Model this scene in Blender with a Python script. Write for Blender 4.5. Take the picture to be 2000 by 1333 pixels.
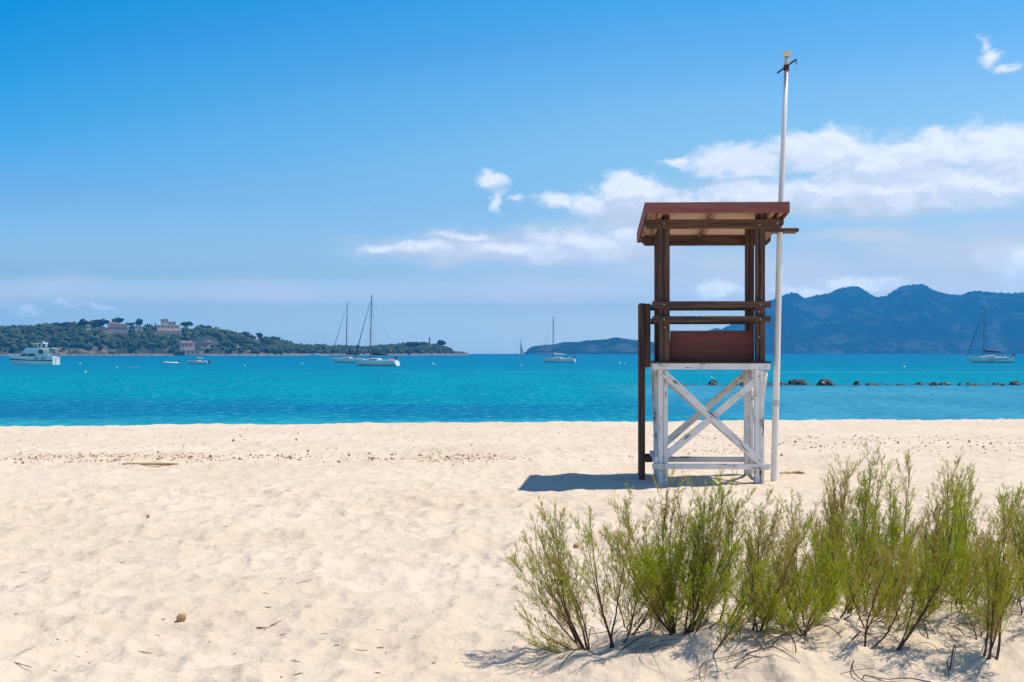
import bpy, bmesh, math, random
import numpy as np
from mathutils import Vector, Matrix
for o in list(bpy.data.objects): bpy.data.objects.remove(o)
S = bpy.context.scene
R = math.radians
F = 2778.0; EYE = 1.65; HZ = 691.0; SEA = -0.80
# ------------------------------------------------------------ camera
cam = bpy.data.cameras.new('camera'); camo = bpy.data.objects.new('camera', cam); S.collection.objects.link(camo)
camo.location = (0, 0, EYE); camo.rotation_euler = (R(90), 0, 0)
cam.sensor_width = 36; cam.lens = 50.0; cam.shift_y = 0.01225; cam.clip_start = 0.1; cam.clip_end = 60000
S.camera = camo
S.render.resolution_x = 1024; S.render.resolution_y = 682
S.view_settings.view_transform = 'Standard'; S.view_settings.look = 'None'; S.view_settings.exposure = 0.0; S.view_settings.gamma = 1
S.cycles.volume_bounces = 0; S.cycles.max_bounces = 8
# ------------------------------------------------------------ sun
SUN = Vector((0.446, 0.07, 1.0)).normalized()
EL = math.asin(SUN.z); AZ = math.atan2(SUN.x, SUN.y)
sl = bpy.data.lights.new('sun', 'SUN'); sl.energy = 4.6; sl.angle = R(0.5); sl.color = (1, 0.955, 0.89)
so = bpy.data.objects.new('sun', sl); S.collection.objects.link(so); so.rotation_euler = SUN.to_track_quat('Z', 'Y').to_euler(); so.location = (20, 0, 40)

# ------------------------------------------------------------ node helper
class NT:
    def __init__(s, tree):
        s.t = tree; s.n = tree.nodes; s.l = tree.links
    def node(s, typ, **kw):
        nd = s.n.new(typ)
        for k, v in kw.items(): setattr(nd, k, v)
        return nd
    def put(s, sock, v):
        if isinstance(v, bpy.types.NodeSocket): s.l.new(v, sock)
        elif v is not None:
            if isinstance(v, (tuple, list)) and len(v) == 3 and sock.type == 'RGBA': v = (*v, 1)
            sock.default_value = v
    def m(s, op, a, b=None, c=None, clamp=False):
        nd = s.node('ShaderNodeMath', operation=op, use_clamp=clamp)
        s.put(nd.inputs[0], a); s.put(nd.inputs[1], b); s.put(nd.inputs[2], c)
        return nd.outputs[0]
    def vm(s, op, a, b=None):
        nd = s.node('ShaderNodeVectorMath', operation=op)
        s.put(nd.inputs[0], a); s.put(nd.inputs[1], b)
        return nd.outputs['Value'] if op in ('LENGTH', 'DOT_PRODUCT') else nd.outputs[0]
    def comb(s, x, y, z=0.0):
        nd = s.node('ShaderNodeCombineXYZ'); s.put(nd.inputs[0], x); s.put(nd.inputs[1], y); s.put(nd.inputs[2], z); return nd.outputs[0]
    def sep(s, v):
        nd = s.node('ShaderNodeSeparateXYZ'); s.put(nd.inputs[0], v); return nd.outputs
    def ramp(s, x, a, b, lo=0.0, hi=1.0, typ='SMOOTHSTEP'):
        nd = s.node('ShaderNodeMapRange', interpolation_type=typ, clamp=True)
        for i, v in enumerate((x, a, b, lo, hi)): s.put(nd.inputs[i], v)
        return nd.outputs[0]
    def noise(s, v, scale, detail=4, rough=0.5, dist=0.0, out=0):
        nd = s.node('ShaderNodeTexNoise'); s.put(nd.inputs['Vector'], v)
        nd.inputs['Scale'].default_value = scale; nd.inputs['Detail'].default_value = detail
        nd.inputs['Roughness'].default_value = rough; nd.inputs['Distortion'].default_value = dist
        return nd.outputs[out]
    def mix(s, f, a, b, mode='MIX'):
        nd = s.node('ShaderNodeMix', data_type='RGBA', blend_type=mode)
        s.put(nd.inputs[0], f); s.put(nd.inputs[6], a); s.put(nd.inputs[7], b); return nd.outputs[2]
    def vscale(s, v, sc):
        return s.vm('MULTIPLY', v, sc)
    def curve(s, x, pts):
        nd = s.node('ShaderNodeValToRGB'); s.put(nd.inputs[0], x); cr = nd.color_ramp
        while len(cr.elements) < len(pts): cr.elements.new(0.5)
        for e, (p, c) in zip(cr.elements, pts): e.position = p; e.color = (*c, 1)
        return nd.outputs[0]

def lin(r, g, b):
    f = lambda c: (c/255/12.92) if c/255 <= .04045 else ((c/255+.055)/1.055)**2.4
    return (f(r), f(g), f(b))

# ------------------------------------------------------------ world: sky + clouds by direction
W = bpy.data.worlds.new('World'); S.world = W; W.use_nodes = True
T = NT(W.node_tree); T.n.clear()
sky = T.node('ShaderNodeTexSky', sky_type='NISHITA', sun_disc=False, sun_elevation=EL, sun_rotation=AZ)
sky.altitude = 0; sky.air_density = 1.0; sky.dust_density = 0.6; sky.ozone_density = 2.0
gd = T.node('ShaderNodeTexCoord').outputs['Generated']
dx, dy, dz = T.sep(gd)[:3]
az = T.m('ARCTAN2', dx, dy)
el = T.m('ARCSINE', dz)
PXR = 2778.0
U = T.m('MULTIPLY', az, PXR/1000); V = T.m('MULTIPLY', el, PXR/1000)      # thousandths: U from straight ahead, V above the horizon
UV = T.comb(U, V)
def cl(lst, uv):
    out = None
    for cx, cy, rx, ry, w in lst:
        c = ((cx-1000)/1000, (HZ-cy)/1000, 0)
        d = T.vm('MULTIPLY', T.vm('SUBTRACT', uv, c), (1000/rx, 1000/ry, 0))
        r = T.m('MULTIPLY', T.m('SUBTRACT', 1.0, T.vm('LENGTH', d)), w)
        out = r if out is None else T.m('SMOOTH_MAX', out, r, 0.12)
    return out
PUFF = [(1440,326,130,42,1.25),(1560,305,90,52,1.2),(1625,310,100,58,1.55),(1700,335,110,52,1.5),(1800,318,130,54,1.6),(1920,318,130,64,1.6),(2080,330,170,80,1.5),
        (1690,380,250,52,1.35),(1470,385,150,40,1.3),(1880,380,220,60,1.45),(1235,375,90,52,1.35),(1150,400,90,30,.95),(1085,396,60,26,1.0),(960,356,40,30,1.1),(972,395,16,28,.7),
        (1335,320,60,12,.75),(1012,396,22,12,.7),(1905,150,34,20,.68),(1938,172,30,12,.7),(1886,122,14,24,.55),(2250,340,260,110,1.4),
        (1390,570,70,24,.95),(1660,560,110,26,1.05),(1570,572,80,22,.85),(1975,530,100,50,1.0),(1010,488,230,30,.82),(835,480,120,20,.78),(1160,468,160,40,.85),(740,484,50,14,.75),(900,458,80,13,.75),(1300,400,90,40,.9)]
VEIL = [(820,484,190,36,1.3),(960,485,270,52,1.7),(1150,478,260,60,1.7),(1290,420,220,80,1.5),(1690,472,190,20,1.3),(1880,510,340,90,1.3),(1690,470,240,26,1.2),(1700,400,460,60,1.2),
        (560,565,330,45,.5),(120,575,330,50,.42),(1100,560,420,60,.8),(1900,590,500,100,1.3),(1500,540,320,90,1.3),(1250,520,300,60,.8)]
LOWP = [(40,606,46,12,.55),(95,612,44,10,.55),(172,607,34,10,.62),(228,607,40,7,.62)]
warp = T.noise(T.vscale(UV, (8, 13, 1)), 1.0, 6, .62, out=1)
uvw = T.vm('ADD', UV, T.vm('MULTIPLY', T.vm('SUBTRACT', warp, (.5, .5, .5)), (.10, .065, 0)))
n1 = T.noise(T.vscale(uvw, (16, 24, 1)), 1.0, 10, .58)
n2 = T.noise(T.vscale(UV, (5, 16, 1)), 1.0, 7, .58)
front = T.ramp(dy, 0.05, 0.2)
aP = T.ramp(T.m('ADD', cl(PUFF + LOWP, uvw), T.m('MULTIPLY', T.m('SUBTRACT', n1, .46), 1.35)), 0.06, .80)
aV = T.ramp(T.m('ADD', cl(VEIL, uvw), T.m('MULTIPLY', T.m('SUBTRACT', n2, .5), 1.3)), 0.0, 1.1)
aP = T.m('MULTIPLY', aP, front); aV = T.m('MULTIPLY', T.m('MULTIPLY', aV, .80), front)
# sky body: the sky texture, its hue brought to the deep clear blue of the place
hs = T.node('ShaderNodeHueSaturation'); hs.inputs['Saturation'].default_value = 1.25; hs.inputs['Hue'].default_value = 0.497
T.put(hs.inputs['Color'], sky.outputs[0])
PYS = [1391, 690, 640, 580, 540, 500, 400, 300, 200, 100, 0, -709]      # picture rows the two tint columns refer to, bottom row first
#CAL0
RL = [(2.583, 3.400, 4.803), (2.583, 3.400, 4.803), (2.613, 3.227, 4.339), (2.753, 2.695, 2.949), (1.488, 1.665, 2.031), (1.383, 1.572, 1.837), (0.977, 1.307, 1.652), (0.647, 1.274, 1.623), (0.410, 1.208, 1.549), (0.233, 1.098, 1.541), (0.045, 1.098, 1.504), (0.700, 1.000, 1.350)]
RR = [(3.599, 4.604, 6.100), (3.599, 4.604, 6.100), (3.188, 3.642, 4.361), (2.742, 2.724, 3.063), (1.825, 1.938, 2.241), (1.538, 1.673, 1.924), (1.390, 1.537, 1.664), (1.374, 1.592, 1.640), (1.160, 1.531, 1.645), (0.787, 1.390, 1.644), (0.459, 1.365, 1.654), (0.700, 1.000, 1.350)]
#CAL1
posf = lambda py: min(1, max(0, (HZ-py)/1400))
tl = T.curve(T.m('DIVIDE', V, 1.4, clamp=True), [(posf(p), c) for p, c in zip(PYS[1:], RL[1:])])
tr_ = T.curve(T.m('DIVIDE', V, 1.4, clamp=True), [(posf(p), c) for p, c in zip(PYS[1:], RR[1:])])
uf = T.ramp(U, -1.0, 1.1, -.333, 2.0, 'LINEAR')       # 0 at the left column, 1 at the right one
uf = T.m('ADD', T.m('MINIMUM', uf, 1.0), T.m('MULTIPLY', T.m('MAXIMUM', T.m('SUBTRACT', uf, 1.0), 0.0), .5))
uf = T.m('MULTIPLY', uf, T.ramp(dy, 0.0, .5))
tint = T.mix(0, tl, tr_); T.l.new(uf, tint.node.inputs[0]); tint.node.clamp_factor = False
skc = T.mix(1.0, hs.outputs[0], tint, 'MULTIPLY')
elc = T.m('MAXIMUM', el, .012)
comp = T.m('ADD', 1.0, T.m('MULTIPLY', T.m('SUBTRACT', T.m('EXPONENT', T.m('MINIMUM', T.m('DIVIDE', .047, elc), 1.3)), 1.0), .62))
n1u = T.noise(T.vscale(T.vm('ADD', uvw, (.008, .014, 0)), (16, 24, 1)), 1.0, 8, .58)
lit = T.ramp(T.m('SUBTRACT', n1, n1u), -.07, .09)
lit = T.m('ADD', T.m('MULTIPLY', lit, .45), T.m('MULTIPLY', T.ramp(T.m('SUBTRACT', cl(PUFF, uvw), cl(PUFF, T.vm('ADD', uvw, (.006, .030, 0)))), -.25, .6), .7), clamp=True)
white = T.mix(lit, (6.9, 7.5, 8.5), (9.6, 9.7, 9.8))
white = T.vm('SCALE', white); T.put(white.node.inputs['Scale'], comp)
vc = T.vm('SCALE', (7.0, 6.9, 7.0)); T.put(vc.node.inputs['Scale'], comp)
c1 = T.mix(aV, skc, vc)
c2 = T.mix(T.m('MULTIPLY', aP, .93), c1, white)
bg = T.node('ShaderNodeBackground'); T.put(bg.inputs[0], c2); bg.inputs[1].default_value = 0.10
T.l.new(bg.outputs[0], T.node('ShaderNodeOutputWorld').inputs[0])
W.cycles.sampling_method = 'MANUAL'; W.cycles.sample_map_resolution = 1024

# ------------------------------------------------------------ numpy noise
def _hash(ix, iy, s):
    h = (ix.astype(np.int64)*374761393 + iy.astype(np.int64)*668265263 + s*982451653) & 0xffffffff
    h = ((h ^ (h >> 13))*1274126177) & 0xffffffff
    return ((h ^ (h >> 16)) & 0xffff)/65535.0
def vnoise(x, y, s=0):
    x = np.asarray(x, float); y = np.asarray(y, float)
    ix = np.floor(x); iy = np.floor(y); fx = x-ix; fy = y-iy
    fx = fx*fx*fx*(fx*(fx*6-15)+10); fy = fy*fy*fy*(fy*(fy*6-15)+10)
    a = _hash(ix, iy, s); b = _hash(ix+1, iy, s); c = _hash(ix, iy+1, s); d = _hash(ix+1, iy+1, s)
    return (a*(1-fx)+b*fx)*(1-fy)+(c*(1-fx)+d*fx)*fy
def fbm(x, y, s=0, o=4, g=.5):
    t = 0; a = 1; n = 0
    for k in range(o):
        t = t+a*vnoise(x*2**k+17.3*k, y*2**k-9.1*k, s+k); n += a; a *= g
    return t/n
def worley(x, y, s=0):
    ix = np.floor(x); iy = np.floor(y); best = np.full(np.shape(x), 9.0)
    for ox in (-1, 0, 1):
        for oy in (-1, 0, 1):
            cx = ix+ox; cy = iy+oy; dx_ = cx+.15+.7*_hash(cx, cy, s)-x; dy_ = cy+.15+.7*_hash(cx, cy, s+5)-y
            best = np.minimum(best, dx_*dx_+dy_*dy_)
    return best
def sst(x, a, b):
    t = np.clip((x-a)/(b-a), 0, 1); return t*t*(3-2*t)

# ------------------------------------------------------------ mesh builder and tagging
def tag(o, label=None, cat=None, group=None, kind=None):
    if label: o['label'] = label
    if cat: o['category'] = cat
    if group: o['group'] = group
    if kind: o['kind'] = kind
    return o
def empty(name, loc, label, cat, group=None, rz=0):
    o = bpy.data.objects.new(name, None); S.collection.objects.link(o); o.location = loc; o.rotation_euler = (0, 0, rz)
    o.empty_display_size = .2
    return tag(o, label, cat, group)
def link(name, me, mat, parent=None, smooth=False, bevel=0):
    if mat:
        me.materials.append(mat)
    if smooth: me.shade_smooth()
    o = bpy.data.objects.new(name, me); S.collection.objects.link(o)
    if parent: o.parent = parent
    if bevel:
        b = o.modifiers.new('bevel', 'BEVEL'); b.width = bevel; b.segments = 2; b.limit_method = 'ANGLE'
    return o
class MB:
    def __init__(s): s.v = []; s.f = []
    def add(s, vs, fs):
        k = len(s.v); s.v += [tuple(v) for v in vs]; s.f += [tuple(i+k for i in f) for f in fs]; return s
    def box(s, x0, x1, y0, y1, z0, z1):
        return s.add([(x0,y0,z0),(x1,y0,z0),(x1,y1,z0),(x0,y1,z0),(x0,y0,z1),(x1,y0,z1),(x1,y1,z1),(x0,y1,z1)],
                     [(0,3,2,1),(4,5,6,7),(0,1,5,4),(1,2,6,5),(2,3,7,6),(3,0,4,7)])
    def bar(s, a, b, w, t, up=(0, 1, 0)):      # rectangular bar a->b; t along 'up', w across
        a = Vector(a); b = Vector(b); d = (b-a).normalized(); u = Vector(up); u = (u-d*u.dot(d)).normalized(); w_ = d.cross(u)
        vs = [p+w_*(sx*w/2)+u*(sy*t/2) for p in (a, b) for sx, sy in ((-1,-1),(1,-1),(1,1),(-1,1))]
        return s.add(vs, [(0,3,2,1),(4,5,6,7),(0,1,5,4),(1,2,6,5),(2,3,7,6),(3,0,4,7)])
    def tube(s, pts, rads, n=8, cap=True):
        pts = [Vector(p) for p in pts]; k = len(s.v); m = len(pts)
        if not hasattr(rads, '__len__'): rads = [rads]*m
        prev = None
        for i, p in enumerate(pts):
            d = (pts[min(i+1, m-1)]-pts[max(i-1, 0)]).normalized()
            if prev is None: prev = d.orthogonal().normalized()
            u = (prev-d*prev.dot(d))
            u = u.normalized() if u.length > 1e-6 else d.orthogonal().normalized(); prev = u; w = d.cross(u)
            for j in range(n):
                an = 2*math.pi*j/n; s.v.append(tuple(p+(u*math.cos(an)+w*math.sin(an))*rads[i]))
        for i in range(m-1):
            for j in range(n):
                a = k+i*n+j; b = k+i*n+(j+1) % n; s.f.append((a, b, b+n, a+n))
        if cap: s.f.append(tuple(range(k+n-1, k-1, -1))); s.f.append(tuple(range(k+(m-1)*n, k+m*n)))
        return s
    def lathe(s, prof, n=16, c=(0, 0, 0)):
        k = len(s.v); m = len(prof)
        for r, z in prof:
            for j in range(n):
                an = 2*math.pi*j/n; s.v.append((c[0]+r*math.cos(an), c[1]+r*math.sin(an), c[2]+z))
        for i in range(m-1):
            for j in range(n):
                a = k+i*n+j; b = k+i*n+(j+1) % n; s.f.append((a, b, b+n, a+n))
        s.f.append(tuple(range(k+n-1, k-1, -1))); s.f.append(tuple(range(k+(m-1)*n, k+m*n)))
        return s
    def prism(s, pts, y0, y1):       # outline in xz pushed along y
        n = len(pts); vs = [(x, y0, z) for x, z in pts]+[(x, y1, z) for x, z in pts]
        return s.add(vs, [tuple(range(n)), tuple(range(2*n-1, n-1, -1))]+[(i, i+n, (i+1) % n+n, (i+1) % n) for i in range(n)])
    def blob(s, c, r, seed=0, rough=.25, lvl=1):
        rg = np.random.RandomState(seed); vs, fs = ICO[lvl]
        d = 1+rough*(rg.rand(len(vs))-.5)*2
        # low-frequency lump
        for _ in range(3):
            q = rg.randn(3); q /= np.linalg.norm(q); d += rough*.8*np.sin(3*vs@q+rg.rand()*6)/3
        p = vs*d[:, None]*np.array(r)+np.array(c)
        return s.add(p.tolist(), fs)
    def mesh(s, name):
        me = bpy.data.meshes.new(name); me.from_pydata(s.v, [], s.f)
        bm = bmesh.new(); bm.from_mesh(me); bmesh.ops.recalc_face_normals(bm, faces=bm.faces); bm.to_mesh(me); bm.free()
        return me
    def build(s, name, mat, parent=None, smooth=False, bevel=0):
        return link(name, s.mesh(name), mat, parent, smooth, bevel)
ICO = {}
for lv in (1, 2, 3):
    bm = bmesh.new(); bmesh.ops.create_icosphere(bm, subdivisions=lv, radius=1)
    ICO[lv] = (np.array([v.co[:] for v in bm.verts]), [tuple(v.index for v in f.verts) for f in bm.faces]); bm.free()
def raw_mesh(name, V_, F_):
    """fast: V (n,3) array, F (m,k) array"""
    me = bpy.data.meshes.new(name); n, k = F_.shape
    me.vertices.add(len(V_)); me.vertices.foreach_set('co', V_.astype(np.float32).ravel())
    me.loops.add(n*k); me.loops.foreach_set('vertex_index', F_.astype(np.int32).ravel())
    me.polygons.add(n); me.polygons.foreach_set('loop_start', np.arange(0, n*k, k, dtype=np.int32)); me.polygons.foreach_set('loop_total', np.full(n, k, np.int32))
    me.update(); me.validate(); return me
def grid_mesh(name, X, Y, Z):
    r, c = X.shape; idx = np.arange(r*c).reshape(r, c)
    Fq = np.stack([idx[:-1, :-1], idx[:-1, 1:], idx[1:, 1:], idx[1:, :-1]], -1).reshape(-1, 4)
    return raw_mesh(name, np.stack([X, Y, Z], -1).reshape(-1, 3), Fq)

# ------------------------------------------------------------ materials
MATS = {}
def mat(name):
    m = bpy.data.materials.new(name); m.use_nodes = True; t = NT(m.node_tree); t.n.clear(); MATS[name] = m
    out = t.node('ShaderNodeOutputMaterial'); b = t.node('ShaderNodeBsdfPrincipled'); t.l.new(b.outputs[0], out.inputs[0])
    t.out = out; t.b = b; return m, t
def objc(t): return t.node('ShaderNodeTexCoord').outputs['Object']
def geo(t): return t.node('ShaderNodeNewGeometry')
def bump(t, h, strength, dist, normal=None):
    nd = t.node('ShaderNodeBump'); t.put(nd.inputs['Height'], h); nd.inputs['Strength'].default_value = strength; nd.inputs['Distance'].default_value = dist
    if normal: t.l.new(normal, nd.inputs['Normal'])
    return nd.outputs[0]
def plain(name, col, rough=.6, var=.15, scale=3.0, metal=0):
    m, t = mat(name); n = t.noise(objc(t), scale, 5, .6)
    c2 = tuple(c*(1-var*1.6) for c in col); c1 = tuple(min(1, c*(1+var*.6)) for c in col)
    t.put(t.b.inputs['Base Color'], t.mix(t.ramp(n, .3, .7), c2, c1)); t.b.inputs['Roughness'].default_value = rough; t.b.inputs['Metallic'].default_value = metal
    return m
def wood(name, dark, light, axis, red=None, worn=.25, rough=.65):
    m, t = mat(name); o = objc(t)
    sc = [26, 26, 26]; sc[axis] = 1.6
    g = t.noise(t.vscale(o, tuple(sc)), 1.0, 8, .62, .6)
    sc2 = [90, 90, 90]; sc2[axis] = 3
    f = t.noise(t.vscale(o, tuple(sc2)), 1.0, 4, .6)
    big = t.noise(o, 2.3, 5, .6)
    c = t.mix(t.ramp(g, .3, .7), dark, light)
    c = t.mix(t.m('MULTIPLY', t.ramp(big, .52, .75), worn), c, (.16, .095, .06))
    c = t.mix(t.m('MULTIPLY', t.ramp(f, .58, .68), .55), c, tuple(x*.3 for x in dark))
    t.put(t.b.inputs['Base Color'], c); t.b.inputs['Roughness'].default_value = rough; t.b.inputs['Specular IOR Level'].default_value = .3
    t.put(t.b.inputs['Normal'], bump(t, t.m('ADD', g, t.m('MULTIPLY', f, .5)), .45, .006))
    return m
WB = [wood('brown_wood_%s' % 'xyz'[a], (.034, .017, .012), (.15, .080, .052), a) for a in range(3)]
WT = wood('tan_rafter_wood', (.20, .115, .065), (.42, .27, .17), 1, worn=.3)
WR = wood('red_brown_board', (.105, .028, .02), (.165, .05, .036), 0, worn=.08)
WF = wood('red_fascia_board', (.20, .062, .05), (.29, .10, .082), 0, worn=.12)
def white_paint(name, axis):
    m, t = mat(name); o = objc(t)
    sc = [30, 30, 30]; sc[axis] = 3.0
    g = t.noise(t.vscale(o, tuple(sc)), 1.0, 8, .68, .5)
    sc3 = [110, 110, 110]; sc3[axis] = 9
    cr = t.noise(t.vscale(o, tuple(sc3)), 1.0, 3, .6)
    big = t.noise(o, 3.2, 5, .65)
    thr = t.m('ADD', g, t.m('MULTIPLY', t.m('SUBTRACT', big, .5), .55))
    peel = t.ramp(thr, .60, .62)
    grey = t.mix(t.ramp(cr, .4, .62), (.045, .036, .03), (.24, .21, .18))
    w = t.mix(t.ramp(big, .35, .7), (.80, .79, .76), (.66, .63, .57))
    w = t.mix(t.m('MULTIPLY', t.ramp(cr, .62, .70), .35), w, (.35, .31, .27))
    t.put(t.b.inputs['Base Color'], t.mix(peel, w, grey)); t.b.inputs['Roughness'].default_value = .6
    t.put(t.b.inputs['Normal'], bump(t, t.m('SUBTRACT', t.m('MULTIPLY', cr, .3), peel), .6, .003))
    return m
WP = [white_paint('peeling_white_paint_%s' % 'xyz'[a], a) for a in range(3)]

# sand
m_sand, t = mat('sand'); o = objc(t)
n_big = t.noise(o, .35, 5, .6); n_mid = t.noise(o, 2.2, 6, .62); n_f = t.noise(o, 60, 5, .75); n_g = t.noise(o, 260, 3, .8)
c = t.mix(t.ramp(n_big, .35, .65), (.71, .553, .382), (.775, .618, .442))
c = t.mix(t.m('MULTIPLY', t.ramp(n_mid, .42, .7), .35), c, (.60, .455, .325))
c = t.mix(t.m('MULTIPLY', t.ramp(n_f, .58, .74), .22), c, (.40, .27, .16))
sp = t.m('MULTIPLY', t.ramp(n_g, .70, .76), t.ramp(t.noise(o, 1.1, 4, .6), .45, .7))
c = t.mix(t.m('MULTIPLY', sp, .5), c, (.14, .09, .05))
t.put(t.b.inputs['Base Color'], c); t.b.inputs['Roughness'].default_value = .95; t.b.inputs['Specular IOR Level'].default_value = .1
hh = t.m('ADD', t.m('MULTIPLY', t.noise(t.vscale(o, (1.0, .9, 1)), 7.0, 3, .5), 1.0), t.m('MULTIPLY', n_f, .12))
t.put(t.b.inputs['Normal'], bump(t, hh, 1.0, .05))

# sea
m_sea, t = mat('sea_water'); o = objc(t)
sx, sy, sz = t.sep(o)[:3]
dist = t.m('ADD', sy, t.m('MULTIPLY', t.m('SUBTRACT', t.noise(t.vscale(o, (.012, .03, 1)), 1, 4, .6), .5), 60))
lg = t.m('DIVIDE', t.m('LOGARITHM', t.m('MAXIMUM', t.m('DIVIDE', dist, 40.0), 1.0), 10.0), 2.0)   # 0 at 40 m, 1 at 4 km
body = t.curve(lg, [(0, (.014, .33, .38)), (.045, (.010, .30, .355)), (.09, (.003, .255, .32)), (.17, (.001, .275, .315)), (.30, (.001, .255, .31)), (.40, (.001, .20, .285)), (.60, (.001, .165, .27)), (1, (.001, .14, .26))])
body = t.mix(t.m('MULTIPLY', t.m('MULTIPLY', t.ramp(sx, 4, 13), t.ramp(sy, 120, 95)), .75), body, (.085, .32, .43))
body = t.mix(t.m('MULTIPLY', t.ramp(t.m('ADD', sy, t.m('MULTIPLY', t.noise(t.vscale(o, (.15, .3, 1)), 1, 4), 5)), 57, 54), .6), body, (.04, .36, .38))
wv = t.noise(t.vscale(o, (2.6, .75, 1)), 1.0, 8, .72)
wv2 = t.noise(t.vscale(o, (.22, .035, 1)), 1.0, 7, .68)
pat = t.noise(t.vscale(o, (.03, .055, 1)), 1, 5, .6)
dk = t.m('MULTIPLY', t.ramp(pat, .40, .58), t.m('MULTIPLY', t.ramp(sy, 100, 64), t.ramp(sx, 12, -4, .25, 1)))
dk = t.m('MULTIPLY', dk, t.ramp(t.m('ADD', sy, t.m('MULTIPLY', pat, 8)), 53, 57))
body = t.mix(t.m('MULTIPLY', dk, .55), body, (.008, .10, .24))
body = t.mix(t.m('MULTIPLY', t.ramp(wv2, .42, .62), .28), body, (.002, .12, .22))  # ripple shading: dark and reflective wave slopes painted into the water colour
body = t.mix(t.m('MULTIPLY', t.ramp(wv, .48, .64), .42), body, (.002, .085, .19))
body = t.mix(t.m('MULTIPLY', t.ramp(wv, .48, .34), .45), body, (.10, .42, .46))
# reef line just under the surface, along the rocks
reef = t.m('MULTIPLY', t.ramp(t.m('ABSOLUTE', t.m('SUBTRACT', sy, t.m('ADD', 112.0, t.m('MULTIPLY', t.m('SUBTRACT', t.noise(o, .12, 3), .5), 9)))), 5.5, 2.0), t.ramp(sx, 8, 16))
body = t.mix(t.m('MULTIPLY', reef, .62), body, (.05, .13, .22))
# thin paler ripple line
ln = t.m('MULTIPLY', t.ramp(t.m('ABSOLUTE', t.m('SUBTRACT', sy, t.m('ADD', 186.0, t.m('MULTIPLY', t.m('SUBTRACT', t.noise(t.vscale(o, (.02, .001, 1)), 1, 3), .5), 30)))), 6, 1), t.ramp(t.noise(t.vscale(o, (.25, .05, 1)), 1, 5, .7), .35, .6))
body = t.mix(t.m('MULTIPLY', t.m('MULTIPLY', ln, t.ramp(sx, -40, 15)), .32), body, (.14, .46, .56))
w1 = t.noise(t.vscale(o, (.7, 1.2, 1)), 1.3, 6, .62, .4); w2 = t.noise(t.vscale(o, (.4, 1, 1)), .25, 5, .6)
nrm = bump(t, t.m('ADD', t.m('MULTIPLY', w1, .35), t.m('MULTIPLY', w2, 1.0)), 1.0, .55)
df = t.node('ShaderNodeBsdfDiffuse'); t.put(df.inputs[0], body); t.put(df.inputs['Normal'], nrm)
gl = t.node('ShaderNodeBsdfGlossy'); gl.inputs['Roughness'].default_value = .16; gl.inputs[0].default_value = (.12, .70, 1, 1); t.put(gl.inputs['Normal'], nrm)
ms = t.node('ShaderNodeMixShader'); fr = t.node('ShaderNodeFresnel'); fr.inputs[0].default_value = 1.2; t.put(fr.inputs['Normal'], nrm)
t.put(ms.inputs[0], t.m('MULTIPLY', fr.outputs[0], .30)); t.l.new(df.outputs[0], ms.inputs[1]); t.l.new(gl.outputs[0], ms.inputs[2]); t.l.new(ms.outputs[0], t.out.inputs[0])

# far terrain
m_mtn, t = mat('mountain_slopes'); o = objc(t)
g = geo(t); nz = t.sep(g.outputs['Normal'])[2]
n = t.noise(t.vscale(o, (1, 1, 1)), .006, 8, .65); n2_ = t.noise(o, .03, 6, .7)
c = t.mix(t.ramp(n2_, .35, .65), (.008, .034, .030), (.050, .085, .070))
c = t.mix(t.m('MULTIPLY', t.ramp(n, .50, .62), .6), c, (.24, .25, .23))
c = t.mix(t.m('MULTIPLY', t.m('MULTIPLY', t.ramp(t.sep(o)[2], 90, 20), t.ramp(t.noise(o, .012, 5, .7), .50, .62)), .55), c, (.26, .22, .18))
t.put(t.b.inputs['Base Color'], c); t.b.inputs['Roughness'].default_value = 1; t.b.inputs['Specular IOR Level'].default_value = 0
t.put(t.b.inputs['Normal'], bump(t, t.m('ADD', n, t.m('MULTIPLY', n2_, .6)), 1.0, 140))
m_head, t = mat('headland_ground'); o = objc(t)
n = t.noise(o, .05, 6, .65); c = t.mix(t.ramp(n, .50, .66), (.025, .040, .018), (.22, .16, .10))
c = t.mix(t.ramp(t.m('ADD', t.sep(o)[2], t.m('MULTIPLY', n, 5)), 4.4, 2.8), c, t.mix(t.ramp(t.noise(o, .3, 4), .4, .6), (.36, .25, .19), (.16, .11, .09)))
t.put(t.b.inputs['Base Color'], c); t.b.inputs['Roughness'].default_value = 1
def leafy(name, a, b, c3, trans=.0, dens=None):
    m, t = mat(name); g = geo(t); ri = g.outputs['Random Per Island']; n = t.noise(objc(t), dens or .4, 4, .7)
    col = t.mix(ri, a, b); col = t.mix(t.ramp(n, .45, .7), col, c3)
    t.put(t.b.inputs['Base Color'], col); t.b.inputs['Roughness'].default_value = .75; t.b.inputs['Specular IOR Level'].default_value = .25
    if trans:
        tr = t.node('ShaderNodeBsdfTranslucent'); t.put(tr.inputs[0], t.mix(.5, col, (.46, .54, .02))); mx = t.node('ShaderNodeMixShader'); mx.inputs[0].default_value = trans
        t.l.new(t.b.outputs[0], mx.inputs[1]); t.l.new(tr.outputs[0], mx.inputs[2]); t.l.new(mx.outputs[0], t.out.inputs[0])
    return m
m_wood_mass = leafy('headland_foliage', (.010, .030, .008), (.085, .105, .024), (.034, .052, .016), dens=.25)
m_pine = leafy('pine_foliage', (.012, .026, .012), (.032, .052, .018), (.018, .034, .016), dens=.4)
m_bark = plain('far_bark', (.09, .07, .055), .9, .2, 1)

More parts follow.
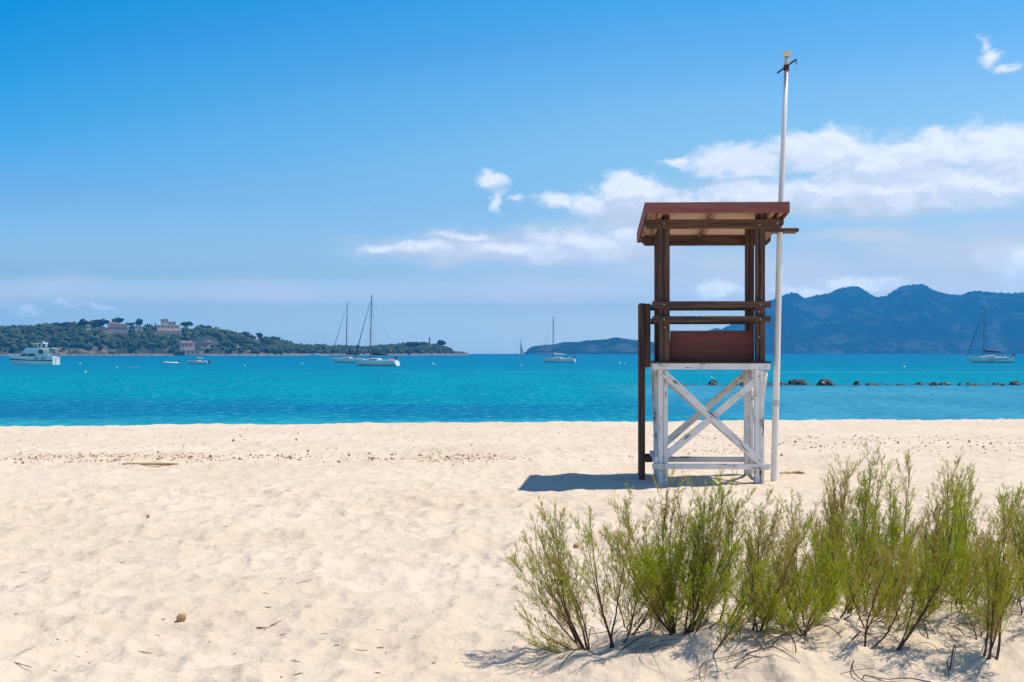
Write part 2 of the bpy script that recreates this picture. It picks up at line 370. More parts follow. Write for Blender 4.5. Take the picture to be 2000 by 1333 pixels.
# ------------------------------------------------------------ ground sheet
def ground(x, y, fine=True):
    x = np.asarray(x, float); y = np.asarray(y, float)
    crest = 33.7+.11*x+.5*(fbm(x*.12, y*0+3, 5, 3)-.5)
    z = .05*(fbm(x*.16, y*.16, 11, 2)-.5)*2*sst(np.abs(y-18), 0, 6)
    z = z+.06*(fbm(x*.55+3, y*.6, 2, 3)-.5)*sst(y, 80, 12)
    if fine:
        a = fbm(x*1.9, y*2.3, 7, 3, .55); b = np.abs(fbm(x*1.2+9, y*1.5+4, 21, 3)-.5)*2
        wx = .35*(fbm(x*1.3, y*1.3, 33, 2)-.5); wy = .35*(fbm(x*1.3+8, y*1.3, 34, 2)-.5)
        h1 = np.minimum(worley((x+wx)*2.3, (y+wy)*2.0, 41), .62); h2 = np.minimum(worley((x+wy)*5.2, (y+wx)*4.2, 47), .6)
        amp = .35+.9*fbm(x*.8, y*.8, 51, 2)
        z = z+(.022*(a-.5)-.016*(1-b)**3+.015+(.125*(h1-.3)+.060*(h2-.25))*amp)*(.6+.4*sst(np.abs(y-18.6), .5, 3))*(1-.55*sst(y, 14, 30))
    # dune hummock under the tamarisks
    A = .30*sst(x, -.25, 1.4)+.03*np.sin(x*3.1)*sst(x, .5, 1.5)
    z = z+A*np.exp(-((y-7.45-.12*np.sin(x*2.2))/.85)**2)
    z = z-np.maximum(0, y-crest)*.13*sst(y-crest, 0, 1.2)
    return z
def gz(x, y): return float(ground(np.array([x]), np.array([y]))[0])
rows = [-60, -40, -25, -15, -8, -3, 0, 2, 3.5, 4.5]
yy = 5.2
while yy < 37: rows.append(yy); yy += .012+.0034*yy
rows += list(np.arange(37.5, 60, 1.5))
rows = np.array(rows); sfin = np.linspace(-1, 1, 620)
Wd = np.clip(rows, 4, 60)*.40+.8
outer = np.array([1.5, 3, 7, 15, 30, 60, 110])
X = np.concatenate([-(Wd[:, None]+outer[::-1][None]), Wd[:, None]*sfin[None], Wd[:, None]+outer[None]], 1)
Y = np.repeat(rows[:, None], X.shape[1], 1)
sand = link('sand_beach', grid_mesh('sand_beach', X, Y, ground(X, Y)), m_sand, smooth=True)
tag(sand, 'pale cream sand beach with soft hollows and footprints', 'beach', kind='structure')

# ------------------------------------------------------------ sea sheet
ys = np.concatenate([np.linspace(36, 60, 4), np.geomspace(62, 11500, 60)])
xs = np.concatenate([-np.geomspace(9000, 30, 30), np.linspace(-28, 28, 12), np.geomspace(30, 9000, 30)])
X, Y = np.meshgrid(xs, ys)
tag(link('sea', grid_mesh('sea', X, Y, np.full_like(X, SEA)), m_sea), 'turquoise bay water with fine ripples', 'sea', kind='structure')
def WX(px, d): return (px-1000)*d/F
def WZ(py, d): return EYE-(py-HZ)*d/F

# ------------------------------------------------------------ mountains, island, headland
def ridge_mesh(name, pts, d0, d1, d2, nx, ny, amp, rs, m, seed, label, cat):
    px = np.linspace(pts[0][0], pts[-1][0], nx); top = np.interp(px, [p[0] for p in pts], [p[1] for p in pts])
    tt = np.linspace(0, 1, ny); PX, TT = np.meshgrid(px, tt); TOP = np.repeat(top[None], ny, 0)
    D = np.where(TT < .7, d0+(d1-d0)*TT/.7, d1+(d2-d1)*(TT-.7)/.3)
    Xw = (PX-1000)*D/F; H = (HZ-TOP)*d1/F+EYE-SEA
    prof = np.where(TT < .7, (TT/.7)**.95, np.cos((TT-.7)/.3*math.pi/2)**.8)
    rn = 1-np.abs(fbm(Xw/rs, D/rs*.45, seed, 5, .55)-.5)*2
    rn2 = fbm(Xw/rs*2.7, D/rs*1.1, seed+9, 4, .55)
    bell = np.sin(np.clip(TT/.7, 0, 1)*math.pi)
    Zw = SEA+H*(prof+amp*bell*(rn-.72)*1.5+amp*.5*bell*(rn2-.5))
    jag = (fbm(PX*.30, PX*0+seed, seed+3, 4, .65)-.5)*H*.040*np.exp(-((TT-.7)/.1)**2)
    Zw = np.maximum(Zw+jag, SEA-2+TT*1.0); Zw[0] = SEA-3
    return tag(link(name, grid_mesh(name, Xw, D, Zw), m, smooth=True), label, cat, kind='structure')
MT = [(1225,691),(1245,672),(1300,667),(1340,660),(1370,652),(1385,645),(1397,641),(1410,643),(1428,633),(1455,622),(1475,606),(1497,590),(1520,580),(1535,575),(1547,571),(1560,574),(1572,583),(1590,578),(1618,573),(1640,563),(1665,559),
      (1680,561),(1695,571),(1712,581),(1730,578),(1745,568),(1765,558),(1780,556),(1803,555),(1815,561),(1830,570),(1855,575),(1878,576),(1890,570),(1910,568),(1925,570),(1950,572),(1975,573),(2000,571),(2060,566),(2130,580),(2230,572),(2400,600)]
ridge_mesh('mountains', MT, 6600, 7900, 8900, 760, 130, .36, 380, m_mtn, 3, 'long blue mountain range fading in the haze behind the flagpole', 'mountains')
ISL = [(1022,692),(1034,680),(1040,677),(1062,674),(1085,673),(1095,669),(1112,668),(1130,668),(1145,665),(1165,664),(1185,663),(1195,660),(1205,659),(1215,661),(1230,663),(1250,665),(1275,668),(1310,676),(1340,690)]
ridge_mesh('far_island', ISL, 5200, 5500, 5800, 260, 50, .16, 120, m_mtn, 8, 'low blue wooded island on the horizon between the anchored yacht and the lifeguard tower', 'island')
HR = [(-160,652),(-60,646),(0,645),(60,643),(100,640),(160,636),(185,636),(212,641),(250,644),(300,644),(350,645),(400,648),(440,652),(480,661),(520,665),(540,671),(580,679),(640,683),(700,684),(750,681),(785,677),(830,676),(850,678),(872,680),(885,686),(905,688),(916,691.4)]
def head_front(px): return np.interp(px, [-160, 500, 916], [1750, 1850, 2250])
def head_z(px, tt):
    top = np.interp(px, [p[0] for p in HR], [p[1] for p in HR]); f = head_front(px); w = 190-60*sst(px, 500, 900)
    D = f+w*tt/.6; H = (HZ-top)*(f+w)/F+EYE-SEA
    prof = np.where(tt < .6, np.sin(np.clip(tt/.6, 0, 1)*math.pi/2)**.72, np.cos((tt-.6)/.4*math.pi/2)**.7)
    return D, SEA+H*prof
px = np.linspace(-160, 916, 420); tt = np.linspace(0, 1, 44); PX, TT = np.meshgrid(px, tt)
D, Zw = head_z(PX, TT); Xw = (PX-1000)*D/F
Zw = Zw+(fbm(Xw/22, D/22, 4, 3)-.5)*4*np.sin(np.clip(TT/.6, 0, 1)*math.pi)+(TT < .03)*-2
# rocky foot
Zw = np.maximum(Zw, np.where((TT > .02) & (TT < .12), SEA+1.2+2.6*fbm(Xw/9, D/9, 14, 3), -99))
tag(link('headland', grid_mesh('headland', Xw, D, Zw), m_head, smooth=False), 'wooded headland with a rocky shore across the bay', 'headland', kind='structure')
def head_pt(px, py):
    """ground point of the headland seen at pixel column px, height py"""
    tts = np.linspace(.02, .6, 60); D, Z = head_z(np.full(60, float(px)), tts); yp = HZ-(Z-EYE)*F/D
    k = int(np.argmin(np.abs(yp-py))); return (float(WX(px, D[k])), float(D[k]), float(Z[k]))
# wood mass on the headland
rg = np.random.RandomState(5); mb = MB(); nb = 0
clear = [(495,508,662,674),(402,414,666,680),(260,286,634,655),(205,256,626,660),(298,358,628,662),(350,400,664,695),(366,380,640,652),(392,430,638,649),(166,205,638,652),(385,430,660,676),(835,846,664,676)]
while nb < 4300:
    px = rg.uniform(-150, 884); tv = rg.uniform(.03, .68)
    D, Z = head_z(np.array([px]), np.array([tv])); D = float(D[0]); Z = float(Z[0]); py = HZ-(Z-EYE)*F/D
    if any(a < px < b and c < py < d for a, b, c, d in clear): continue
    if 395 < px < 540 and 655 < py < 682 and rg.rand() < .62: continue
    if tv < .07 and rg.rand() < .6: continue
    r = 1.8+3.6*rg.rand()**1.6*(1 if px < 700 else .9)*(1-.35*(tv > .5)); nb += 1
    if px > 860: r *= .55
    mb.blob((WX(px, D), D, Z+r*.55), (r*rg.uniform(.9, 1.35), r*1.1, r*rg.uniform(.7, 1.05)), nb, .26, 1)
    if rg.rand() < .6: mb.blob((WX(px, D)+rg.uniform(-1, 1)*r*.8, D-r*.4, Z+r*rg.uniform(.4, 1.2)), (r*.55, r*.55, r*.45), nb+9000, .3, 1)
wm = mb.mesh('headland_wood'); tag(link('headland_wood', wm, m_wood_mass), 'dense dark evergreen wood covering the headland', 'wood', kind='stuff')

def far_tree(name, px, pytop, wpx, base_py, label, form='round', group='tall trees on the headland skyline', seed=0):
    x, d, z = head_pt(px, max(base_py, float(np.interp(px, [p[0] for p in HR], [p[1] for p in HR])))); k = d/F
    ztop = WZ(pytop, d); h = ztop-z; w = wpx*k; rg = random.Random(seed+int(px*7))
    e = empty(name, (x, d, z), label, 'tree', group)
    tr = MB(); cr = MB()
    if form == 'cypress':
        tr.tube([(0, 0, -1), (0, 0, h*.3)], [.35, .25], 6)
        for i in range(9):
            q = i/8; cr.blob((rg.uniform(-.2, .2), rg.uniform(-.2, .2), h*(.14+.8*q)), (w/2*(1-.75*abs(q-.3)**1.1), w/2*(1-.75*abs(q-.3)), h*.12), seed+i, .3, 1)
    else:
        ch = h*(.50 if form == 'umbrella' else .82 if form == 'round' else .5)
        tr.tube([(0, 0, -1), (rg.uniform(-.3, .3), 0, (h-ch)*.6), (rg.uniform(-.6, .6), 0, h-ch*.6)], [.5, .42, .3], 6)
        for i in range(5):
            an = rg.uniform(0, 6.28); tr.tube([(0, 0, (h-ch)*.7), (math.cos(an)*w*.18, math.sin(an)*w*.18, h-ch*.75), (math.cos(an)*w*.33, math.sin(an)*w*.33, h-ch*.5)], [.3, .22, .12], 5)
        nbl = 20
        for i in range(nbl):
            an = i*2.4; rr = math.sqrt((i+.5)/nbl)*w*.40; zz = h-ch*.5+ch*rg.uniform(-.28, .28)*(1-.5*rr/(w*.4))
            if form == 'umbrella': zz = h-ch*.42-rr/w*ch*.7+rg.uniform(-.08, .1)*ch
            s_ = w*rg.uniform(.15, .24); cr.blob((math.cos(an)*rr, math.sin(an)*rr, zz), (s_, s_, min(s_*.8, ch*.34)), seed*31+i, .35, 1)
    tr.build('trunk', m_bark, e); cr.build('crown', m_pine, e)
    return e
FT = [(163,621,17,640,'dark upright pine standing alone at the left end of the villa hill','round'),
      (187,621,11,640,'narrow pine left of the broad dark pine beside the long pink villa','round'),
      (201,623,24,640,'broad dark pine directly left of the long pink villa','round'),
      (230,618,21,642,'flat-topped umbrella pine rising above the long pink villa roof','umbrella'),
      (249,627,8,642,'small tree just right of the umbrella pine behind the pink villa','round'),
      (257,626,9,642,'small pine between the pink villa and the rounder pine','round'),
      (271,620,16,642,'round-headed pine on a stem right of the pink villa','round'),
      (366,627,25,645,'wide umbrella pine right of the tower villa','umbrella'),
      (393,634,15,648,'low umbrella pine above the grey house','umbrella'),
      (407,635,13,648,'smaller umbrella pine just behind the grey house roof','umbrella'),
      (431,641,8,651,'small pine immediately right of the grey house','round'),
      (444,644,10,653,'small dark pine further right of the grey house on the falling skyline','round'),
      (478,646,17,662,'round pine on the falling skyline left of the two yachts, leftmost of three','round'),
      (507,648,14,664,'round pine on the falling skyline, second of three','round'),
      (536,657,22,670,'spreading pine at the foot of the falling skyline','round'),
      (551,661,7,673,'tiny pine leaning out where the skyline drops to the low wood','round'),
      (109,630,16,642,'rounded pine between the left frame edge and the villa hill, left of a pair','round'),
      (128,629,22,642,'wide rounded pine on the left skyline, right of a pair','round'),
      (77,634,20,644,'broad low pine on the skyline above the motor yacht','round'),
      (863,662,18,680,'isolated round pine right of the red lighthouse','round'),
      (808,667,36,681,'wide flat pine canopy left of the red lighthouse','umbrella'),
      (828,666,14,680,'small pine touching the left side of the lighthouse','round')]
for i, (a, b, c, d, l, f) in enumerate(FT): far_tree('pine_tree', a, b, c, d, l, f, seed=i+1)
for i, (a, b, h) in enumerate([(284, 634, 0), (288, 632, 0), (292, 633, 0), (296, 634, 0), (303, 631, 0), (307, 635, 0)]):
    far_tree('cypress_tree', a, b, 4.2, 646, '%s from the left of six thin dark cypresses right of the pink villa' % ('first', 'second', 'third', 'fourth', 'fifth', 'sixth')[i], 'cypress', 'cypresses between the villas', seed=50+i)

# ------------------------------------------------------------ buildings on the headland
m_pink = plain('pink_render', (.80, .47, .34), .9, .2, .3); m_stone = plain('sand_stone', (.80, .56, .40), .9, .25, .4); m_cream = plain('cream_render', (.85, .74, .55), .9, .15, .3)
m_tile = plain('roof_tile', (.42, .20, .12), .9, .2, .8); m_glass = plain('dark_window', (.03, .035, .045), .3, .1, 1); m_wht = plain('white_render', (.72, .70, .66), .8, .1, .5); m_yel = plain('yellow_render', (.62, .47, .22), .9, .15, .4)
m_redp = plain('red_band', (.42, .07, .05), .7, .1, 1)
def house(name, label, cat, px0, px1, pybase, blocks, wins=(), mwall=m_stone, roofs=()):
    """blocks: (px0,px1,pytop,pybot,depth,proud) ; wins: (px0,px1,py0,py1,proud)"""
    pc = (px0+px1)/2; x, d, z = head_pt(pc, pybase); d -= 6; e = empty(name, (WX(pc, d), d, z), label, cat, rz=R(22))
    lx = lambda p: (p-pc)*d/F
    lz = lambda p: WZ(p, d)-z
    for a, b, t_, bt, dp, pr in blocks:
        MB().box(lx(a), lx(b), -pr, dp, lz(bt)-3, lz(t_)).build('wall', mwall, e, bevel=.05)
        MB().box(lx(a)-.15, lx(b)+.15, -pr-.15, dp+.15, lz(t_)-.02, lz(t_)+.32).build('parapet', mwall, e)
    for a, b, t_, bt, pr in wins:
        MB().box(lx(a), lx(b), -pr-.06, -pr+.5, lz(bt), lz(t_)).build('window', m_glass, e)
    for a, b, t_, bt, dp, pr, mt in roofs:      # low hipped roof
        x0, x1, y0, y1, z0, z1 = lx(a)-.4, lx(b)+.4, -pr-.4, dp+.4, lz(bt)+.33, lz(t_)+.33; i = min((x1-x0), (y1-y0))*.4
        MB().add([(x0,y0,z0),(x1,y0,z0),(x1,y1,z0),(x0,y1,z0),(x0+i,y0+i,z1),(x1-i,y0+i,z1),(x1-i,y1-i,z1),(x0+i,y1-i,z1)], [(0,3,2,1),(4,5,6,7),(0,1,5,4),(1,2,6,5),(2,3,7,6),(3,0,4,7)]).build('roof', mt, e)
    return e
w = [(215+i*3.3, 216.9+i*3.3, 635.2, 637.6, 0) for i in range(10)]+[(215+i*3.3, 216.9+i*3.3, 640.4, 643.4, 1.5) for i in range(10)]
house('villa', 'long pink villa with two rows of arched openings on the hilltop', 'villa', 208, 256, 648, [(213,249,633.5,647,12,0),(215,230,629.5,634,8,-3),(213,249,638.8,648,12,1.5),(192,214,641.5,649,9,2)], w+[(194+i*4, 196+i*4, 643.5, 646.5, 2) for i in range(5)], m_pink)
w = [(318.5,320,627,629,0),(325,326.5,627,629,0),(331,333,632,634,1),(336,338,632,634,1),(341,343,632,634,1),(311,313,637.5,640.5,2.5),(316,318,637.5,640.5,2.5),(322,324,637.5,640.5,2.5),(328,330,637.5,640.5,2.5),(335,337,637.5,640.5,2.5),(342,344,637.5,640.5,2.5)]
house('villa', 'stepped stone villa with a square tower at its left end', 'villa', 305, 353, 650, [(316,329,624,646,8,0),(329,343,629,646,8,.5),(307,351,636,648,12,2.5),(297,353,647,652,6,7)], w, m_stone)
house('house', 'small yellow house below the wide umbrella pine', 'house', 368, 378, 651, [(368,378,643.5,650,7,0)], [(370,371.5,645.5,648,0),(374,375.5,645.5,648,0)], m_yel, [(368,378,642,643.5,7,0,m_tile)])
house('house', 'grey and cream house on the ridge behind two low umbrella pines', 'house', 396, 428, 650, [(398,419,641.5,649,9,0),(419,427,640,649,8,1)], [(402,404,643.5,646,0),(408,410,643.5,646,0),(414,416,643.5,646,0),(421,423,643.5,646,1)], m_stone)
house('boathouse', 'pink stone boathouse with arched base at the headland shore', 'boathouse', 352, 385, 690, [(352,380,670,681,9,0),(360,396,684.5,692,7,5)], [(356,358.5,673,677,0),(363,365.5,673,677,0),(370,372.5,673,677,0),(364,367,686.5,690.5,5),(374,377,686.5,690.5,5),(384,387,686.5,690.5,5)], m_pink, [(352,380,667,670,9,0,m_tile)])
house('house', 'small white house at the left edge of the skyline', 'house', 0, 9, 646, [(0,9,642.5,646,6,0)], [(2,3.5,643.5,645.5,0)], m_wht, [(0,9,641,642.5,6,0,m_tile)])
house('house', 'low pale house left of the broad dark pine', 'house', 168, 177, 643, [(168,177,636,642,6,0)], [(170,171.5,637.5,640,0),(174,175,637.5,640,0)], m_cream, [(168,177,634.5,636,6,0,m_tile)])
house('house', 'pale yellow house half sunk in trees on the left slope', 'house', 98, 108, 649, [(98,108,641.5,648,6,0)], [(100,101.5,643.5,646,0),(104,105.5,643.5,646,0)], m_yel)
for a, b, t_, l in ((386, 402, 668, 'terrace wall of pale stone right of the boathouse, upper left'), (404, 424, 670, 'terrace wall of pale stone in the scrub right of the boathouse'), (182, 196, 647, 'pale retaining wall at the foot of the pink villa'), (478, 500, 668, 'long low terrace wall halfway down the right slope'), (474, 494, 674, 'lower terrace wall near the shore on the right slope'), (214, 224, 685, 'small pink rock wall near the water below the pink villa')):
    x, d, z = head_pt((a+b)/2, t_+1.5); d -= 3; mb = MB(); k = d/F; n_ = 12
    for i in range(n_):
        xa = (a-(a+b)/2+(b-a)*i/n_)*k; xb = xa+(b-a)/n_*k; mb.box(xa, xb-.05, -.5+(i % 3)*.12, 2, -2, 1.6+.35*math.sin(i*1.7))
    o_ = mb.build('terrace_wall', m_stone if 'pink' not in l else m_pink, None); o_.location = (WX((a+b)/2, d), d, z); tag(o_, l, 'wall', 'terrace walls on the headland')
x, d, z = head_pt(839.5, 678); e = empty('lighthouse', (x, d-4, z), 'small red and white lighthouse near the tip of the headland', 'lighthouse'); k = d/F; H_ = WZ(659, d)-z
for i in range(6):
    r0 = 1.45-.5*i/6; r1 = 1.45-.5*(i+1)/6; MB().lathe([(r0, H_*.86*i/6), (r1, H_*.86*(i+1)/6-.01)], 14).build('tower_band', (m_redp if i % 2 == 0 else m_pink), e)
MB().lathe([(1.5, H_*.86), (1.5, H_*.88)], 14).build('gallery', m_redp, e); MB().lathe([(.7, H_*.88), (.7, H_*.96)], 10).build('lantern', m_glass, e); MB().lathe([(.9, H_*.96), (.1, H_)], 10).build('roof', m_redp, e)
house('house', 'pale grey house between the pink villa and the cypresses', 'house', 264, 283, 648, [(264,276,636,646,8,0),(274,284,638.5,648,8,2)], [(266,268,638.5,641,0),(271,273,638.5,641,0),(277,279,641,643.5,2),(280.5,282,641,643.5,2)], m_cream)
house('house', 'small cream house with tiled roof on the falling right slope', 'house', 497, 506, 670, [(497,506,664,670,7,0)], [(499,500.5,665.5,668,0),(502.5,504,665.5,668,0)], m_cream, [(497,506,662.4,664,7,0,m_tile)])
house('house', 'small terracotta-roofed house in the scrub above the boathouse', 'house', 404, 412, 676, [(404,412,669,675,7,0)], [(405.5,407,670.5,673,0),(409,410.5,670.5,673,0)], m_pink, [(404,412,667.3,669,7,0,m_tile)])
house('house', 'small white keeper house in the trees left of the lighthouse', 'house', 815, 822, 680, [(815,822,676,681,6,0)], [(817,818.5,677.5,679.5,0)], m_wht)

# ------------------------------------------------------------ boats
m_gel = plain('boat_gelcoat', (.86, .86, .76), .25, .06, .8); m_navy = plain('navy_canvas', (.012, .016, .04), .8, .2, 2); m_canv = plain('white_canvas', (.75, .74, .70), .8, .1, 2)
m_alu = plain('mast_metal', (.16, .17, .19), .45, .1, 2); m_anti = plain('dark_antifouling', (.02, .025, .04), .7, .1, 1); m_dwin = plain('boat_glass', (.015, .02, .03), .2, .1, 1)
m_teak = plain('teak_trim', (.25, .14, .08), .7, .2, 3); m_wire = plain('steel_wire', (.10, .10, .11), .5, .1, 3); m_red = plain('red_cloth', (.5, .03, .03), .8, .1, 3); m_blk = plain('black_rubber', (.02, .02, .02), .7, .1, 3)
def hull(L, B, fb, fs, rake=.10, transom=.72, rev=.0, drop=.35, ns=18, nr=7, full=2.4):
    """bow at -x. returns rings from sheer port to sheer starboard"""
    vs = []; rings = []
    for i in range(ns+1):
        q = i/ns; bw = B/2*(math.sin(min(1, q*1.75)*math.pi/2)**.8 if q < .6 else 1-(1-transom)*((q-.6)/.4)**2); bw = max(bw, .03)
        sh = fb+(fs-fb)*0+ (fb*.28)*(1-q)**2; keel = -drop*math.sin(min(1, q*3)*math.pi/2)*(1-.5*max(0, q-.6)/.4)
        ring = []
        for j in range(nr*2+1):
            v = (j-nr)/nr; s_ = abs(v); zz = keel+(sh-keel)*s_**1.9; yy = bw*(1-(1-s_)**full)*(1 if v > 0 else -1)
            xr = -L/2+q*L+(rake*L)*(1-(zz-keel)/(sh-keel+1e-6))*(1-q)**2-(rev*(1-(zz-keel)/(sh-keel))*-1)*0
            if i == ns: xr += rev*(1-(zz/sh if zz > 0 else 0))
            ring.append((xr, yy, zz))
        rings.append(ring)
    return rings
def loft(rings, mb, close_ends=True, deck=True):
    n = len(rings[0]); k = len(mb.v)
    for r in rings: mb.v += r
    for i in range(len(rings)-1):
        for j in range(n-1): a = k+i*n+j; mb.f.append((a, a+1, a+n+1, a+n))
        if deck: mb.f.append((k+i*n, k+(i+1)*n, k+(i+1)*n+n-1, k+i*n+n-1))
    if close_ends: e_ = k+(len(rings)-1)*n; mb.f.append(tuple(range(e_, e_+n)))
    return mb
def sheer(rings): return [Vector(r[0]) for r in rings], [Vector(r[-1]) for r in rings]
def sailboat(pxbow, pxstern, pywl, pymast, pxmast, label, group='anchored sailing yachts', yaw=12, cover=m_navy, stay=.07, flagc=False, boomlen=.36, wins=True, furl=True, boomup=.0, arch=False, rake=1.8, d=None):
    d = d or (EYE-SEA)*F/(pywl-HZ); k = d/F; L = (pxstern-pxbow)*k/math.cos(R(yaw)); pc = (pxbow+pxstern)/2
    e = empty('sailing_yacht', (WX(pc, d), d, SEA), label, 'sailing yacht', group, rz=R(-yaw) )
    B = L*.31; fb = L*.105
    rg_ = hull(L, B, fb, fb, .10, .74, rev=L*.035)
    h = loft(rg_, MB()).build('hull', m_gel, e, smooth=False)
    P_, Q_ = sheer(rg_); mb = MB()
    mb.tube([p+Vector((0, 0, .03)) for p in P_], L*.005, 5); mb.tube([p+Vector((0, 0, .03)) for p in Q_], L*.005, 5); mb.build('toe_rail', m_canv, h)
    wl = MB()          # waterline stripe: thin ring hugging the hull
    for side in (0, -1):
        pts = []
        for r in rg_[1:]:
            rr = r[:len(r)//2+1] if side == 0 else r[len(r)//2:][::-1]
            for a, b in zip(rr[:-1], rr[1:]):
                if a[2] >= .05 >= b[2]:
                    f_ = (a[2]-.05)/(a[2]-b[2]+1e-9); pts.append(tuple(a[q]+(b[q]-a[q])*f_ for q in range(3))); break
        wl.tube(pts, L*.011, 5)
    wl.build('waterline_stripe', m_anti, h)
    # coachroof
    c = MB(); st = []
    for q, hh_, ww in ((-.22, .0, .10), (-.17, .036, .15), (-.05, .052, .2), (.10, .056, .215), (.13, .0, .215)):
        st.append([(q*L, -ww*L*.5, fb*.98), (q*L, -ww*L*.46, fb+hh_*L*.8), (q*L, -ww*L*.3, fb+hh_*L), (q*L, ww*L*.3, fb+hh_*L), (q*L, ww*L*.46, fb+hh_*L*.8), (q*L, ww*L*.5, fb*.98)])
    cab = loft(st, c, True, False).build('cabin', m_gel, e)
    if wins:
        for s_ in (-1, 1): MB().box(-.12*L, .09*L, s_*.104*L-.012*L, s_*.104*L+.012*L, fb+.010*L, fb+.032*L).build('cabin_window', m_dwin, cab)
    # cockpit coaming, wheel, pulpit, pushpit
    MB().box(.15*L, .40*L, -.13*L, -.11*L, fb, fb+.03*L).box(.15*L, .40*L, .11*L, .13*L, fb, fb+.03*L).build('cockpit_coaming', m_gel, e)
    MB().lathe([(L*.012, 0), (L*.009, L*.07)], 8, (.33*L, 0, fb)).build('helm_pedestal', m_canv, e)
    wh = MB(); wh.tube([(.315*L, .045*L*math.cos(a*.524), fb+.075*L+.045*L*math.sin(a*.524)) for a in range(13)], .02+L*.001, 5, False); wh.build('wheel', m_wire, e)
    pr = MB(); hgt = .062*L
    for s_ in (0, 1):
        pl = P_ if s_ == 0 else Q_
        for i in range(0, len(pl), 2): pr.tube([pl[i], pl[i]+Vector((0, 0, hgt))], .018, 4)
        pr.tube([p+Vector((0, 0, hgt)) for p in pl], .016, 4)
    pr.build('guard_rail', m_wire, e)
    xm = (pxmast-pc)*k; mh = (pywl-pymast)*k
    MB().tube([(xm, 0, fb*.8), (xm+rake*.01*mh*.5, 0, mh*.5), (xm+rake*.01*mh, 0, mh)], [L*.0125, L*.0115, L*.008], 8).build('mast', m_alu, e)
    xt = xm+rake*.01*mh
    sp = MB()
    for q, wd in ((.42, .11), (.70, .085)):
        for s_ in (-1, 1): sp.tube([(xm+.01*mh*q, 0, mh*q), (xm+.02*L+.01*mh*q, s_*wd*L, mh*q+.05)], L*.003, 5)
    sp.build('spreader', m_alu, e)
    rgm = MB(); bow = rg_[0][0]; xb = -L/2+.01*L
    for s_ in (-1, 1):
        rgm.tube([(xm+.02*L, s_*B*.46, fb), (xm+.02*L+.004*mh, s_*.11*L, mh*.42), (xm+.02*L+.008*mh, s_*.085*L, mh*.70), (xt, 0, mh*.98)], .02, 4)
    rgm.tube([(L*.49, 0, fb), (xt, 0, mh*.99)], .012, 4); rgm.build('rigging', m_wire, e)
    if furl: MB().tube([(xb, 0, fb*1.3), ((xb*.8+xt*.2), 0, fb*1.3+mh*.18), (xt*.92+xb*.08, 0, mh*.90)], [stay*.8, stay*1.3, stay*.5], 6).build('furled_jib', cover if cover is m_navy else m_wire, e)
    bl = boomlen*L; zb = fb+.125*L
    b_ = MB().tube([(xm, 0, zb), (xm+bl, 0, zb-.01*L)], L*.007, 6).build('boom', m_alu, e)
    MB().tube([(xm+.01*L, 0, zb+.06*L), (xm+.05*L, 0, zb+.028*L), (xm+bl*.5, 0, zb+.018*L), (xm+bl, 0, zb+.008*L)], [L*.012, L*.021, L*.018, L*.009], 8).build('sail_cover', cover, b_)
    if flagc:
        MB().tube([(L*.47, -.05*L, fb), (L*.485, -.05*L, fb+.10*L)], .02, 4).build('flag_staff', m_wire, e)
        MB().box(L*.48, L*.535, -.052*L, -.048*L, fb+.045*L, fb+.095*L).build('flag', m_red, e)
        MB().lathe([(.026*L, -.008*L), (.035*L, 0), (.026*L, .008*L)], 10, (.44*L, -.13*L, fb+.045*L)).build('lifebuoy', m_red, e)
    return e, L, fb
sailboat(645,712,708.5,590,676,'white sailing yacht half hidden behind the nearer one, slimmer and left of the pair', yaw=8, cover=m_navy, boomlen=.40)
sailboat(690,776,714.8,575,722,'largest white sailing yacht in front of the headland, right and nearer of the pair', yaw=20, cover=m_navy, flagc=True, boomlen=.42, rake=2.2)
sailboat(1058,1122,708.3,618,1080,'white sailing yacht with white sail cover anchored left of the lifeguard tower', yaw=10, cover=m_canv, flagc=True, boomlen=.38, stay=.03, furl=True, rake=.3)
yb, yL, yf = sailboat(1890,1976,708.7,600,1922,'white sailing yacht with dark sail cover anchored under the mountains at far right', yaw=8, cover=m_navy, flagc=True, boomlen=.40, rake=.6)
hm_ = MB(); yB = yL*.31*.5
for q, (a_, b_) in enumerate([(-.02, .62), (.015, .40), (.05, .66), (.075, .36)]): hm_.bar((yL*a_, -yB*1.0, yf*.30), (yL*(a_+.012), -yB*1.0, yf*b_), .10, .10)
hm_.box(-yL*.05, yL*.36, -yB*1.005, -yB*.93, yf*.72, yf*.80).build('hull_marking', m_anti, yb)
e, L, fb = sailboat(364,408,711.3,640,383,'small white sailing boat with outboard anchored below the boathouse', yaw=14, cover=m_canv, boomlen=.34, stay=.02, rake=0)
MB().box(L*.49, L*.56, -.05*L, .05*L, .0, fb*1.25).box(L*.5, L*.53, -.02*L, .02*L, -.5, .3).build('outboard_motor', m_blk, e, bevel=.03)
# distant boat under sail
dd = 2300; k = dd/F; e = empty('sailing_boat', (WX(1014, dd), dd, SEA), 'tiny distant sailing boat with raised sails on the horizon left of the island', 'sailing boat')
loft(hull(20*k, 4.5*k, 2.3*k, 2*k, .08), MB()).build('hull', m_gel, e)
MB().tube([(2*k, 0, 0), (2.3*k, 0, 31*k)], [.25, .18], 6).build('mast', m_alu, e)
MB().prism([(2.6*k, 4*k), (9*k, 4*k), (6.5*k, 12*k), (4*k, 22*k), (2.7*k, 29*k)], -.15, .15).build('mainsail', m_canv, e)
MB().tube([(2.5*k, 0, 3.6*k), (9.6*k, 0, 3.3*k)], .35, 6).build('boom', m_navy, e); MB().tube([(-9*k, 0, 2.5*k), (2.2*k, 0, 27*k)], .06, 4).build('forestay', m_wire, e)
